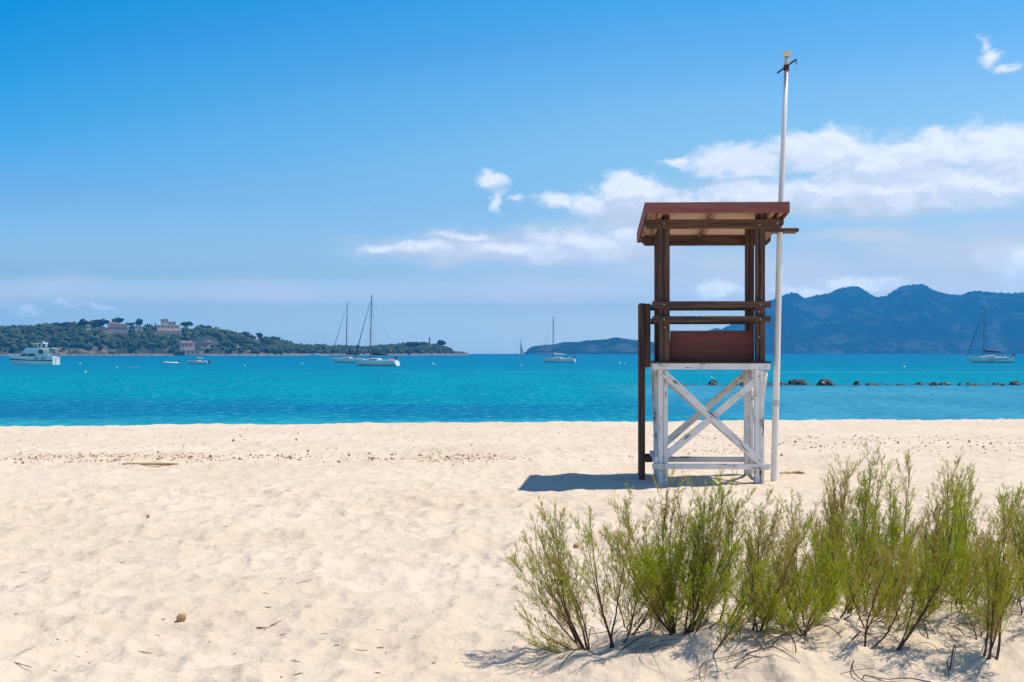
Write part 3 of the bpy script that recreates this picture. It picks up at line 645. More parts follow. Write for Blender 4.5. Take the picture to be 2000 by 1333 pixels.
# small boat with a mast moored at the headland shore
dd = 1500; k = dd/F; e = empty('moored_boat', (WX(618, dd), dd, SEA), 'tiny white boat with a thin mast moored close under the headland', 'boat')
loft(hull(20*k, 5*k, 2.6*k, 2*k, .08), MB()).build('hull', m_gel, e); MB().box(-3*k, 5*k, -1.5*k, 1.5*k, 2.4*k, 5*k).build('cabin', m_canv, e, bevel=.2); MB().tube([(-2*k, 0, 2*k), (-2*k, 0, 30*k)], .16, 5).build('mast', m_alu, e)
for pxx, w_, l in ((590, 9, 'tiny white boat at the shore left of the thin-masted boat'), (655, 10, 'tiny white boat at the shore behind the left yacht'), (421, 6, 'tiny white sail marker close to the shore right of the boathouse')):
    e = empty('moored_boat', (WX(pxx, dd), dd+60, SEA), l, 'boat'); loft(hull(w_*k, w_*.3*k, 2*k, 2*k, .08), MB()).build('hull', m_gel, e); MB().box(-w_*.15*k, w_*.2*k, -k, k, 1.8*k, 3.2*k).build('cabin', m_canv, e)

# motor yacht
d = (EYE-SEA)*F/(712.8-HZ); k = d/F; pc = 64.5; yaw = 14
e = empty('motor_yacht', (WX(pc, d), d, SEA), 'white flybridge motor yacht with dark hull stripe at far left', 'motor yacht', rz=R(-yaw)); L = 99*k/math.cos(R(yaw)); u = L/98
my = MB(); rr = hull(L, 27*u, 9.5*u, 9*u, .09, .92, drop=1.2, full=5); h = loft(rr, my).build('hull', m_gel, e)
P_, Q_ = sheer(rr)
MB().tube([p+Vector((0, 0, -1.6*u)) for p in P_], .9*u, 6).tube([p+Vector((0, 0, -1.6*u)) for p in Q_], .9*u, 6).build('rub_stripe', m_anti, h)
mbw = MB()
for pl in (P_, Q_):
    for a, b in zip(pl[:-1], pl[1:]):
        q = (a.x/L+.5); hh_ = (3.2 if q < .75 else 4.6)*u
        mbw.add([a, b, b+Vector((0, 0, hh_)), a+Vector((0, 0, hh_)), a*.985+Vector((0, 0, 0)), b*.985, b*.985+Vector((0, 0, hh_)), a*.985+Vector((0, 0, hh_))], [(0,1,2,3),(7,6,5,4),(3,2,6,7)])
mbw.build('bulwark', m_gel, e)
MB().box(L*.485, L*.50, -13*u, 13*u, 9*u, 14.5*u).build('transom_board', m_canv, e)
fl = lambda X_: (X_-64.5)*u        # local x from photo columns
cz = lambda Y_: (712.8-Y_)*u
MB().prism([(fl(41), cz(698)), (fl(48), cz(691)), (fl(76), cz(691)), (fl(76), cz(698.5))], -9.5*u, 9.5*u).build('saloon', m_gel, e, bevel=.05)
for s_ in (-1, 1):
    for a, b, c_ in ((43.5, 58, 1), (60, 74, 0)):
        MB().prism([(fl(a), cz(696.5)), (fl(a+(4 if c_ else 0)), cz(692.3)), (fl(b), cz(692.3)), (fl(b), cz(696.5))], s_*9.5*u-.05, s_*9.5*u+.05).build('saloon_window', m_dwin, e)
    for a in (75, 90): MB().box(fl(a), fl(a+8), s_*13.9*u-.08, s_*13.9*u+.05, cz(702), cz(700)).build('port_light', m_dwin, h)
MB().prism([(fl(46), cz(691)), (fl(54), cz(682.5)), (fl(57), cz(681.5)), (fl(88), cz(682)), (fl(92), cz(683)), (fl(92), cz(697)), (fl(76), cz(697)), (fl(76), cz(691))], -10.5*u, 10.5*u).build('upper_house', m_gel, e, bevel=.05)
for s_ in (-1, 1): MB().box(fl(83), fl(92), s_*10.5*u-.06, s_*10.5*u+.06, cz(692), cz(685)).build('side_opening', m_teak, e)
MB().box(fl(93), fl(111), -11*u, 11*u, cz(683), cz(681.4)).build('aft_canopy', m_canv, e, bevel=.03)
MB().box(fl(97), fl(110), -9*u, 9*u, cz(703), cz(697)).build('aft_deck', m_gel, e)
ps = MB()
for X_ in (98, 108):
    for s_ in (-1, 1): ps.tube([(fl(X_), s_*10.3*u, cz(695)), (fl(X_-1), s_*10.3*u, cz(682.5))], .35*u, 5)
ps.build('canopy_post', m_canv, e)
for s_ in (-1, 1): MB().prism([(fl(83), cz(682)), (fl(88), cz(682)), (fl(91), cz(673)), (fl(89), cz(671)), (fl(86), cz(672.5))], s_*8*u-.3*u, s_*8*u+.3*u).build('arch_leg', m_canv, e)
MB().box(fl(84), fl(91), -8*u, 8*u, cz(673.5), cz(671.5)).build('radar_arch', m_canv, e); MB().lathe([(2.5*u, 0), (2.7*u, 1.2*u), (1.5*u, 2*u)], 12, (fl(87), 0, cz(671.5))).build('radar_dome', m_canv, e)
fr_ = MB()
for s_ in (-1, 1):
    fr_.tube([(fl(63), s_*7*u, cz(673.5)), (fl(84), s_*7*u, cz(672.5))], .3*u, 5); fr_.tube([(fl(68), s_*7*u, cz(673)), (fl(72), s_*7*u, cz(681))], .3*u, 5); fr_.tube([(fl(80), s_*7*u, cz(673)), (fl(77), s_*7*u, cz(681))], .3*u, 5)
for X_ in (63, 72, 81): fr_.tube([(fl(X_), -7*u, cz(673.3)), (fl(X_), 7*u, cz(673.3))], .25*u, 5)
fr_.build('bimini_frame', m_canv, e)
MB().box(fl(62), fl(70), -5*u, 5*u, cz(681.5), cz(677)).build('flybridge_console', m_dwin, e, bevel=.05)
rl = MB()
for pl in (P_, Q_):
    for i in range(0, 9, 2): rl.tube([pl[i]+Vector((0, 0, 3*u)), pl[i]+Vector((0, 0, 8*u))], .2*u, 4)
    rl.tube([pl[i]+Vector((0, 0, 8*u)) for i in range(0, 9)], .2*u, 4)
rl.build('bow_rail', m_canv, e); MB().tube([(fl(112), 0, cz(697)), (fl(121), 0, cz(687))], .25*u, 4).build('flag_staff', m_teak, e); MB().box(fl(119.5), fl(126), -.1, .1, cz(689), cz(686.3)).build('flag', m_red, e)
# inflatable dinghy and low float
d = (EYE-SEA)*F/(711.6-HZ); k = d/F; e = empty('dinghy', (WX(336, d), d, SEA), 'small pale inflatable dinghy left of the small sailing boat', 'dinghy', rz=R(-10))
MB().tube([(15*k, -4*k, 2*k), (-8*k, -4*k, 2.2*k), (-14*k, -2*k, 3*k), (-16*k, 0, 3.4*k), (-14*k, 2*k, 3*k), (-8*k, 4*k, 2.2*k), (15*k, 4*k, 2*k)], 1.8*k, 8).build('tube', m_gel, e, smooth=True); MB().box(-12*k, 14*k, -3*k, 3*k, .3*k, 1.2*k).build('floor', m_dwin, e)
MB().box(-2*k, 1*k, -3.5*k, 3.5*k, 3*k, 3.7*k).box(6*k, 8*k, -3.5*k, 3.5*k, 3*k, 3.7*k).build('thwart', m_teak, e); MB().box(13*k, 16*k, -1.2*k, 1.2*k, 1*k, 6*k).build('outboard_motor', m_blk, e, bevel=.02)
d = (EYE-SEA)*F/(717.5-HZ); k = d/F; fo = loft(hull(31*k, 6*k, 1.0*k, 1*k, .12), MB()).build('rowing_skiff', m_gel, None); fo.location = (WX(255, d), d, SEA); tag(fo, 'low white skiff lying almost flat on the water right of the motor yacht', 'skiff')
# buoys
m_buoy = plain('buoy_white', (.80, .78, .70), .4, .1, 5)
def buoy(px, py, r, label):
    d = (EYE-SEA)*F/(py+r-HZ); k = d/F; r_ = r*k; e = empty('mooring_buoy', (WX(px, d), d, SEA), label, 'buoy', 'mooring buoys on the bay')
    MB().lathe([(.1*r_, -.8*r_), (.75*r_, -.6*r_), (r_, 0), (.86*r_, .5*r_), (.5*r_, .86*r_), (.12*r_, 1*r_)], 14).build('float', m_buoy, e, smooth=True); MB().lathe([(.16*r_, .95*r_), (.16*r_, 1.3*r_)], 8).build('ring', m_wire, e)
for a in [(156,709,2,'white buoy just right of the motor yacht, upper of two'),(167,725,2.3,'larger white buoy right of the motor yacht, lower of two'),(228,717,1.8,'small white buoy touching the left end of the low skiff'),(478,713,1.6,'small white buoy midway between the small sailing boat and the paired yachts'),(590,709,1.8,'white buoy just left of the paired yachts'),
          (845,709,2.2,'white buoy right of the paired yachts below the lighthouse'),(850,711,1.4,'tiny buoy beside the one below the lighthouse'),(1018,713,1.8,'white buoy below the distant sailing boat'),(1210,708,2.3,'white buoy between the white-covered yacht and the tower'),(1220,709,1.4,'tiny buoy right beside the tower-side buoy'),(1766,715,2.5,'white buoy under the mountains, left of the far right yacht')]: buoy(*a)

# ------------------------------------------------------------ rocks in the shallows
m_rock, t = mat('wet_rock'); o = objc(t); n = t.noise(o, 1.6, 7, .65); c = t.mix(t.ramp(n, .44, .66), (.012, .010, .010), (.11, .08, .06)); c = t.mix(t.ramp(t.noise(o, 4, 5, .7), .56, .66), c, (.33, .28, .22))
t.put(t.b.inputs['Base Color'], c); t.b.inputs['Roughness'].default_value = .6; t.put(t.b.inputs['Normal'], bump(t, n, .9, .15))
def rock(px0, px1, top, label, seed, waterline=752.5, lump=3, cat='rock'):
    d = (EYE-SEA)*F/(waterline-HZ); k = d/F; w = (px1-px0)*k; h = (waterline-top)*k; mb = MB(); rg = random.Random(seed)
    mb.blob((0, 0, -.02), (w*.42, w*.34, h*.95), seed, .16, 3)
    for i in range(lump): mb.blob(((rg.random()-.5)*w*.75, (rg.random()-.5)*w*.4, h*rg.uniform(.0, .3)), (w*rg.uniform(.13, .24), w*.2, h*rg.uniform(.35, .65)), seed*7+i, .2, 2)
    o = mb.build('rock', m_rock); o.location = (WX((px0+px1)/2, d), d, SEA); return tag(o, label, cat, 'rocks along the reef line')
RK = [(1381,1404,742,'pointed dark rock seen through the tower legs with a gull on top',0),(1443,1458,746,'low rock behind the right diagonal brace of the tower',0),(1498,1513,748,'flat rock just left of the flagpole',2),(1520,1534,747,'small rock just right of the flagpole',1),
      (1538,1583,739.5,'largest rounded dark rock right of the flagpole',4),(1593,1634,740,'broad pale-topped rock second right of the flagpole',4),(1666,1681,743.5,'small dark dome rock standing alone mid reef',1),(1689,1706,748,'flat low rock after the small dark dome',2),(1698,1719,748.5,'low brown slab touching the flat rock mid reef',3),
      (1749,1773,749.5,'very low sandy-coloured rock left of the pale double rock',3),(1786,1805,746.5,'thin low rock with a small tip before the pale double rock',2),(1815,1834,745,'pale grey rock left half of the double rock',2),(1832,1857,746,'dark rock right half of the double rock',3),
      (1871,1877,747,'tiny rock between the double rock and the paired dark rocks',0),(1885,1899,746.5,'dark rock with a sloping tail under the far right yacht',2),(1897,1916,749,'low tail rock just right of the sloping one',2),(1938,1952,747,'small flat rock near the right frame edge',2),(1954,1965,748,'very small flat rock beside it near the right edge',1),(1970,1994,743.5,'dark jagged rock at the right frame edge',3)]
for i, (a, b, tp, l, lu) in enumerate(RK): rock(a, b, tp, l, 20+i, waterline=752.3+[0, .9, -1.1, .5, -.4, 1.2][i % 6], lump=lu)
rk = random.Random(9); mbr = MB()
for i in range(34):
    pxx = rk.choice([rk.uniform(1335, 2030), rk.gauss(1700, 30), rk.gauss(1800, 40), rk.gauss(1530, 25), rk.gauss(1950, 30)]); d = 110.5+rk.uniform(-5, 5); s_ = rk.uniform(.08, .34); mbr.blob((WX(pxx, d), d, SEA+rk.uniform(-.05, .02)), (s_*1.8, s_, s_*.45), 500+i, .3, 1)
tag(mbr.build('reef_stones', m_rock), 'line of small stones barely breaking the surface between the rocks', 'stones', kind='stuff')
# gull on the pointed rock
m_gull = plain('gull_white', (.78, .76, .72), .7, .08, 8); m_gg = plain('gull_grey', (.28, .30, .33), .8, .1, 8)
def gull(loc, s_, label, flying=False):
    e = empty('gull', loc, label, 'gull'); b = MB()
    b.tube([(.30*s_, 0, .14*s_), (.2*s_, 0, .17*s_), (.05*s_, 0, .22*s_), (-.1*s_, 0, .29*s_), (-.15*s_, 0, .37*s_), (-.18*s_, 0, .43*s_), (-.23*s_, 0, .44*s_)], [.01*s_, .045*s_, .085*s_, .07*s_, .042*s_, .048*s_, .02*s_], 10)
    b.build('body', m_gull, e, smooth=True)
    if flying:
        for q in (-1, 1): MB().add([(-.05*s_, 0, .24*s_), (.1*s_, 0, .24*s_), (.12*s_, q*.35*s_, .42*s_), (-.03*s_, q*.4*s_, .44*s_), (.2*s_, q*.75*s_, .36*s_)], [(0,1,2,3),(3,2,4)]).build('wing', m_gg, e)
    else:
        for q in (-1, 1): MB().tube([(-.08*s_, q*.06*s_, .27*s_), (.08*s_, q*.075*s_, .22*s_), (.32*s_, q*.03*s_, .13*s_)], [.03*s_, .05*s_, .008*s_], 8).build('wing', m_gg, e, smooth=True)
        for q in (-1, 1): MB().tube([(0, q*.03*s_, .16*s_), (0, q*.03*s_, -.02)], .008*s_, 5).build('leg', m_teak, e)
    MB().tube([(-.22*s_, 0, .44*s_), (-.29*s_, 0, .42*s_)], [.014*s_, .004*s_], 6).build('beak', m_yel, e); return e
d = (EYE-SEA)*F/(752.5-HZ); gull((WX(1391, d), d, WZ(743.5, d)), .75, 'white gull perched on the pointed rock behind the tower legs')
gull((WX(734, 120), 120, WZ(404, 120)), .35, 'tiny dark bird flying alone in the blue sky', True)

# ------------------------------------------------------------ lifeguard tower (local x right, y towards the sea)
TW = empty('lifeguard_tower', (2.524, 18.0, 0), 'wooden lifeguard tower with peeling white legs and a brown roofed cabin', 'lifeguard tower', rz=R(-2.47))
BV = .004
def part(name, m_, *b, parent=None, bevel=BV): return MB().box(*b).build(name, m_, parent or TW, bevel=bevel)
def bolts(pts, parent=None):
    for x, y, z in pts: MB().tube([(x, y+.004, z), (x, y-.010, z)], .011, 8).build('bolt', m_boltm, parent or TW)
m_boltm = plain('bolt_metal', (.35, .32, .30), .4, .2, 20)
# white legs: twin boards each
for x0, x1 in ((-.665, -.548), (.548, .665)):
    for y0, y1 in ((0, .115), (1.075, 1.19)):
        xm_ = (x0+x1)/2+.004
        MB().box(x0, xm_-.002, y0, y1, -.35, 1.445).box(xm_+.002, x1, y0+.006, y1-.004, -.35, 1.443).build('leg', WP[2], TW, bevel=BV)
# frame beams
part('frame_beam', WP[0], -.742, .735, -.052, -.002, 1.449, 1.527); part('frame_beam', WP[0], -.735, .735, 1.192, 1.242, 1.449, 1.527)
part('frame_beam', WP[1], -.722, -.668, -.001, 1.19, 1.447, 1.525); part('frame_beam', WP[1], .668, .722, -.001, 1.19, 1.447, 1.525)
part('lower_beam', WP[0], -.748, .735, -.052, -.002, .190, .257); part('lower_beam', WP[0], -.735, .735, 1.192, 1.237, .185, .262)
part('lower_beam', WP[1], -.718, -.668, -.001, 1.19, .262, .34); part('lower_beam', WP[1], .668, .712, -.001, 1.19, .175, .245)
# deck boards
dk_ = MB()
for i in range(9): dk_.box(-.752+.167*i, -.752+.167*i+.161, -.06, 1.25, 1.529, 1.553)
dk_.build('deck', wood('dark_deck_wood', (.015, .009, .007), (.05, .03, .022), 1), TW, bevel=.003)
# diagonal braces
def brace(a, b, m_, up=(0, 1, 0), w=.088, t_=.038): return MB().bar(a, b, w, t_, up).build('diagonal_brace', m_, TW, bevel=BV)
WPX = WP[0]
def white_diag(sgn):
    m, t = mat('peeling_white_paint_diagonal_%d' % (1 if sgn > 0 else 2)); o = objc(t); mp = t.node('ShaderNodeMapping'); mp.inputs['Rotation'].default_value = (0, R(sgn*43), 0); t.l.new(o, mp.inputs[0]); o = mp.outputs[0]
    g = t.noise(t.vscale(o, (3, 30, 30)), 1, 8, .68, .5); cr = t.noise(t.vscale(o, (9, 110, 110)), 1, 3, .6); big = t.noise(o, 3.2, 5, .65)
    peel = t.ramp(t.m('ADD', g, t.m('MULTIPLY', t.m('SUBTRACT', big, .5), .5)), 0.60, .62); grey = t.mix(t.ramp(cr, .4, .62), (.05, .04, .035), (.24, .21, .18))
    w_ = t.mix(t.ramp(big, .35, .7), (.80, .79, .76), (.68, .65, .59)); t.put(t.b.inputs['Base Color'], t.mix(peel, w_, grey)); t.b.inputs['Roughness'].default_value = .6; return m
wd1, wd2 = white_diag(-1), white_diag(1)
brace((-.600, -.024, 1.405), (.628, -.024, .262), wd1); brace((-.57, .045, .352), (.60, .045, 1.335), wd2)
brace((-.60, 1.052, 1.39), (.60, 1.052, .325), wd1); brace((-.60, 1.12, .366), (.58, 1.12, 1.39), wd2)
brace((.690, .04, 1.40), (.690, 1.13, .27), WP[2], (1, 0, 0), .085, .036); brace((.62, 1.08, 1.40), (.62, .13, .29), WP[2], (1, 0, 0), .085, .036)
brace((-.690, 1.13, 1.40), (-.690, .07, .36), WP[2], (1, 0, 0), .085, .036)
bolts([(-.585, -.046, 1.385), (.605, -.046, .30), (.60, -.003, 1.36), (-.60, -.002, .33), (-.6, -.054, .222), (.6, -.054, .222), (.0, -.046, .845)])
# brown posts
for x0, x1 in ((-.655, -.525), (.560, .675)):
    for y0, y1 in ((0.0, .11), (1.08, 1.19)):
        xm_ = x0+(x1-x0)*.45
        ztop = 3.43-.0827*((y0+y1)/2)-.01
        MB().box(x0, xm_-.003, y0+.012, y1, 1.553, ztop).box(xm_+.001, x1, y0, y1-.008, 1.553, ztop-.004).build('post', WB[2], TW, bevel=BV)
def cham(x0, x1, z0, z1, c): return [(x0, z1), (x0, z0+c), (x0+c, z0), (x1-c, z0), (x1, z0+c), (x1, z1)]
MB().prism(cham(-.857, .90, 3.228, 3.343, .05), -.066, -.003).build('roof_beam', WB[0], TW, bevel=BV)
MB().prism(cham(-.835, .912, 3.108, 3.238, .06), 1.193, 1.255).build('roof_beam', WB[0], TW, bevel=BV)
# rails
for z0, z1 in ((2.230, 2.311), (2.045, 2.123)):
    part('rail', WB[0], -.748, .742, -.048, -.002, z0, z1); part('rail', WB[0], -.70, .742, 1.193, 1.238, z0, z1)
    part('rail', WB[1], .678, .722, -.001, 1.19, z0, z1); bolts([(-.60, -.05, (z0+z1)/2), (.61, -.05, (z0+z1)/2)])
bolts([(-.59, .0, 1.98), (.60, -.002, 1.86), (.6, -.002, 2.18), (.82, -.068, 3.29), (-.6, -.068, 3.29), (.6, -.068, 3.27)])
# bench: back panel towards the beach, seat and box towards the sea
part('bench_back', WR, -.511, .554, .130, .158, 1.553, 1.931, bevel=.003); part('bench_trim', WB[0], -.511, .554, .124, .164, 1.932, 1.943)
part('bench_seat', WR, -.50, .545, .16, .58, 1.80, 1.83); part('bench_box', WR, -.49, .535, .56, .578, 1.555, 1.798)
# roof: slopes down to the sea
SL = .0827; y0, y1 = -.50, 1.75
zt = lambda y: 3.508-SL*(y-y0)
def slab(name, m_, x0, x1, ya, yb, t0, t1):      # t0,t1 below roof top plane
    mb = MB(); vs = [(x, y, zt(y)-t_) for t_ in (t1, t0) for x, y in ((x0, ya), (x1, ya), (x1, yb), (x0, yb))]
    mb.add(vs, [(0,3,2,1),(4,5,6,7),(0,1,5,4),(1,2,6,5),(2,3,7,6),(3,0,4,7)]); return mb.build(name, m_, TW, bevel=.003)
rb = MB()
for i in range(15):
    ya = y0+.02+i*.1475; vs = [(x, y, zt(y)-t_) for t_ in (.030, .004) for x, y in ((-.842, ya), (.882, ya), (.882, ya+.144), (-.842, ya+.144))]
    rb.add(vs, [(0,3,2,1),(4,5,6,7),(0,1,5,4),(1,2,6,5),(2,3,7,6),(3,0,4,7)])
rb.build('roof_boards', wood('tan_roof_board', (.45, .30, .20), (.66, .48, .35), 0, worn=.2), TW)  # board colour lightened to carry the bounce light under the roof
slab('roof_covering', WF, -.866, .906, y0-.004, y1+.004, -.006, .002)
part('fascia', WF, -.866, .906, -.522, -.502, 3.379, 3.512); part('fascia', WF, -.862, .902, 1.752, 1.772, 3.193, 3.322)
slab('barge_board', WF, -.866, -.846, y0, y1, .004, .129); slab('barge_board', WF, .886, .906, y0, y1, .004, .129)
for x in (-.665, .0, .715, -.80, .84): slab('rafter', WT, x-.026, x+.026, y0+.02, y1-.02, .031, .121 if abs(x) < .75 else .10)
# side arm gripping the flagpole
ar = MB().box(.676, 1.10, .0, .11, 3.19, 3.236).box(.676, 1.10, .225, .34, 3.19, 3.236).box(.676, .84, .11, .225, 3.191, 3.235).box(.945, 1.10, .11, .225, 3.191, 3.235)
ar.build('side_arm', WB[0], TW, bevel=BV); MB().prism([(.676, 3.188), (.676, 3.09), (.70, 3.09), (.80, 3.188)], .02, .07).build('arm_bracket', WT, TW)
# ladder up the left side
for ya in (.60, 1.12):
    dxx = 0 if ya < 1 else .012
    part('ladder_rail', WB[2], -.885+dxx, -.806+dxx, ya, ya+.075, -.3, 2.31); part('handrail_post', WB[2], -.803+dxx, -.735+dxx, ya+.002, ya+.073, 1.47, 2.305 if ya < 1 else 2.29)
    part('ladder_tie', WB[0], -.803, -.720, ya+.01, ya+.06, .225, .30)
for i in range(5): part('rung', WB[1], -.868, -.825, .676, 1.119, .12+i*.29, .155+i*.29)
# buried foot, scuffed sand comes from the ground sheet

# ------------------------------------------------------------ flagpole
FP = empty('flagpole', (3.346, 18.17, 0), 'tall white flagpole with rust stain and funnel cap, right of the tower', 'flagpole')
m_pole, t = mat('pole_white'); o = objc(t); z = t.sep(o)[2]
st = t.m('MULTIPLY', t.ramp(z, 4.95, 5.3), t.ramp(t.noise(t.vscale(o, (30, 30, 2)), 1, 4), .3, .5)); c = t.mix(t.noise(t.vscale(o, (3, 3, .8)), 1, 5, .6), (.74, .69, .63), (.86, .81, .74))
c = t.mix(t.m('MULTIPLY', st, .8), c, (.55, .30, .08)); bd = t.ramp(t.m('ABSOLUTE', t.m('SUBTRACT', z, 1.02)), .05, .03); c = t.mix(t.m('MULTIPLY', bd, .6), c, (.30, .30, .31))
t.put(t.b.inputs['Base Color'], c); t.b.inputs['Roughness'].default_value = .4
pc_ = [(0, 0, -.4), (0, 0, 0), (.040, 0, 1.6), (.076, 0, 3.2), (.118, 0, 4.3), (.160, 0, 5.27)]
MB().tube(pc_, [.043, .043, .042, .037, .031, .027], 20).build('pole', m_pole, FP, smooth=True)
m_rust = plain('rusty_iron', (.06, .02, .015), .85, .3, 12)
MB().tube([(.158, 0, 5.265), (.160, 0, 5.335)], .036, 14).build('collar', m_rust, FP)
MB().tube([(.161, 0, 5.336), (.165, 0, 5.43)], .027, 14).build('neck', m_pole, FP)
MB().tube([(.165, 0, 5.431), (.165, 0, 5.44)], .029, 14).build('gasket', m_rust, FP)
MB().lathe([(.028, 5.441), (.035, 5.455), (.052, 5.49), (.054, 5.508), (.03, 5.512)], 18, (.166, 0, 0)).build('funnel_cap', plain('cap_plastic', (.72, .62, .46), .5, .15, 20), FP, smooth=False)
cb = MB().bar((.036, -.04, 5.226), (.278, -.04, 5.40), .020, .020).build('cross_bar', m_rust, FP)
MB().tube([(.276, -.04, 5.40), (.278, -.04, 5.365), (.284, -.04, 5.345), (.278, -.04, 5.335)], .006, 6).build('hook', m_rust, FP)

# ------------------------------------------------------------ things lying on the sand
def gp(px, py):
    """where the ray through a pixel meets the ground"""
    d = EYE*F/(py-HZ)
    for _ in range(6): d = (EYE-gz(WX(px, d), d))*F/(py-HZ)
    return WX(px, d), d
m_ball = plain('seagrass_fibre', (.52, .30, .14), .95, .3, 30); m_drift, t = mat('driftwood'); o = objc(t); n = t.noise(t.vscale(o, (3, 40, 40)), 1, 6, .6); t.put(t.b.inputs['Base Color'], t.mix(t.ramp(n, .3, .7), (.34, .20, .10), (.66, .45, .25))); t.b.inputs['Roughness'].default_value = .9
m_litter, t = mat('dry_litter'); g = geo(t); t.put(t.b.inputs['Base Color'], t.curve(g.outputs['Random Per Island'], [(0, (.07, .045, .03)), (.4, (.24, .13, .06)), (.75, (.45, .26, .12)), (1, (.50, .36, .22))])); t.b.inputs['Roughness'].default_value = .95
def ballmesh(seed): return MB().blob((0, 0, 0), (1, .92, .86), seed, .10, 3).mesh('seagrass_ball')
bms = [ballmesh(s) for s in (3, 4, 5)]
for bm_ in bms: bm_.materials.append(m_ball); bm_.shade_smooth()
def ball(px, py, rpx, label, group=None, s=0):
    x, y = gp(px, py+rpx*.6); r = rpx*y/F; o = bpy.data.objects.new('seagrass_ball', bms[s % 3]); S.collection.objects.link(o); o.location = (x, y, gz(x, y)+r*.7); o.scale = (r,)*3; o.rotation_euler = (s, s*2.1, s*.7); return tag(o, label, 'seagrass ball', group)
ball(354, 1208, 9.5, 'round brown seagrass ball alone in the left foreground sand', s=0); ball(1125, 1070, 6.5, 'brown seagrass ball behind the leftmost tamarisk branches', s=1)
ball(289, 1010, 3.4, 'small dark ball on bare sand above the large foreground ball', s=2)
ball(456, 861, 2.8, 'brown ball beyond the debris line, left of the other', s=4); ball(579, 859, 2.5, 'brown ball beyond the debris line, right of the other', s=5)
rr_ = random.Random(3)
for i in range(70):
    pxx = rr_.choice([rr_.gauss(150, 70), rr_.gauss(360, 60), rr_.uniform(0, 950), rr_.gauss(620, 70)]); pyy = 893+rr_.gauss(0, 4.5)+(6 if pxx < 120 else 0)
    ball(pxx, pyy, rr_.uniform(1.4, 3.0), 'small brown seagrass ball in the debris line across the beach', 'seagrass balls in the debris line', s=i)
for i in range(26):
    ball(rr_.uniform(1510, 2000), 858+abs(rr_.gauss(0, 12)), rr_.uniform(1.4, 2.8), 'small brown seagrass ball on the sand right of the flagpole', 'seagrass balls right of the flagpole', s=i)
# litter chips: many tiny flakes, one mesh
def chips(n, fpx, fpy, size, seed, flat=.35):
    rg = np.random.RandomState(seed); Vv = []; Ff = []
    for i in range(n):
        px_, py_ = fpx(rg), fpy(rg); d = EYE*F/(py_-HZ); x = WX(px_, d); s_ = size*rg.uniform(.4, 1.4); a = rg.uniform(0, 3.14); el_ = rg.uniform(1, 3.5)
        ca, sa = math.cos(a), math.sin(a); base = len(Vv)
        for (u_, v_, w_) in ((-1, -.5, 0), (1, -.3, 0), (.8, .5, 0), (-.7, .6, 0), (0, 0, 1)):
            uu = u_*s_*el_*.5*rg.uniform(.7, 1.2); vv = v_*s_*rg.uniform(.7, 1.2); Vv.append((x+uu*ca-vv*sa, d+uu*sa+vv*ca, w_*s_*flat*2-.002))
        Ff += [(base, base+1, base+4), (base+1, base+2, base+4), (base+2, base+3, base+4), (base+3, base, base+4)]
    A_ = np.array(Vv); A_[:, 2] += np.repeat(ground(A_[4::5, 0], A_[4::5, 1]), 5); return A_, np.array(Ff)
cs = [chips(1300, lambda r: r.choice([r.uniform(-20, 1000), r.normal(150, 90), r.normal(380, 80), r.normal(900, 60)]), lambda r: 893+r.normal(0, 5), .022, 1),
      chips(260, lambda r: r.uniform(-20, 1240), lambda r: r.uniform(836, 900), .022, 2), chips(420, lambda r: r.uniform(1270, 2010), lambda r: 850+abs(r.normal(0, 18)), .024, 3),
      chips(130, lambda r: r.uniform(1290, 1480), lambda r: r.normal(880, 5), .022, 6)]
VV = []; FF = []; k0 = 0
for a, b in cs: VV.append(a); FF.append(b+k0); k0 += len(a)
tag(link('beach_wrack', raw_mesh('beach_wrack', np.concatenate(VV), np.concatenate(FF)), m_litter), 'thin line of brown seagrass crumbs strewn across the beach', 'beach wrack', kind='stuff')
tw_ = MB(); rt = random.Random(12)
for i in range(80):
    pyy = 925+395*rt.random(); pxx = rt.uniform(-10, 1100 if pyy > 960 else 2000); x, y = gp(pxx, pyy); an = rt.gauss(0, .5); L_ = rt.uniform(.015, .06)*(2.2 if rt.random() < .12 else 1); pts = []
    for j in range(4):
        q = j/3-.5; xx = x+math.cos(an)*L_*q+rt.uniform(-.006, .006); yy_ = y+math.sin(an)*L_*q+rt.uniform(-.01, .01); pts.append((xx, yy_, gz(xx, yy_)+.004))
    r_ = rt.uniform(.0012, .003); tw_.tube(pts, [r_*.5, r_, r_, r_*.5], 5)
a_, b_ = chips(260, lambda r: r.uniform(-20, 1050), lambda r: r.uniform(905, 1330), .008, 8); tw_.add(a_.tolist(), [tuple(f) for f in b_.tolist()])
tag(tw_.build('twig_litter', m_litter), 'scattered dark twigs and flakes on the open sand', 'twigs', kind='stuff')
def driftpiece(name, pxa, pxb, py, r, label, cat, bend=.0, mt=m_drift, n=9, wob=.3, dy=0, seed=1):
    rd = random.Random(seed); pts = []; rs_ = []
    for i in range(n):
        q = i/(n-1); py_ = py+dy*q+bend*math.sin(q*3.14); dg = EYE*F/(py_-HZ); x, y = WX(pxa+(pxb-pxa)*q, dg), dg; pts.append((x, y, float(np.mean([gz(WX(pxa+(pxb-pxa)*g_, dg), dg) for g_ in (0, .25, .5, .75, 1)]))+r*.9)); rs_.append(r*(.35+.65*math.sin(min(1, max(0, q*.9+.08))*3.14)**.5)*rd.uniform(1-wob, 1+wob))
    x0, y0_, z0 = pts[0]; mb = MB().tube([(a-x0, b-y0_, c-z0) for a, b, c in pts], rs_, 7); o = mb.build(name, mt); o.location = (x0, y0_, z0); return tag(o, label, cat)
driftpiece('driftwood', 239, 348, 909.5, .022, 'long thin driftwood stick just below the debris line at left', 'driftwood', wob=.25)
driftpiece('driftwood', 1524, 1570, 929.5, .022, 'short reddish driftwood piece at the foot of the flagpole', 'driftwood', bend=-2, seed=4)
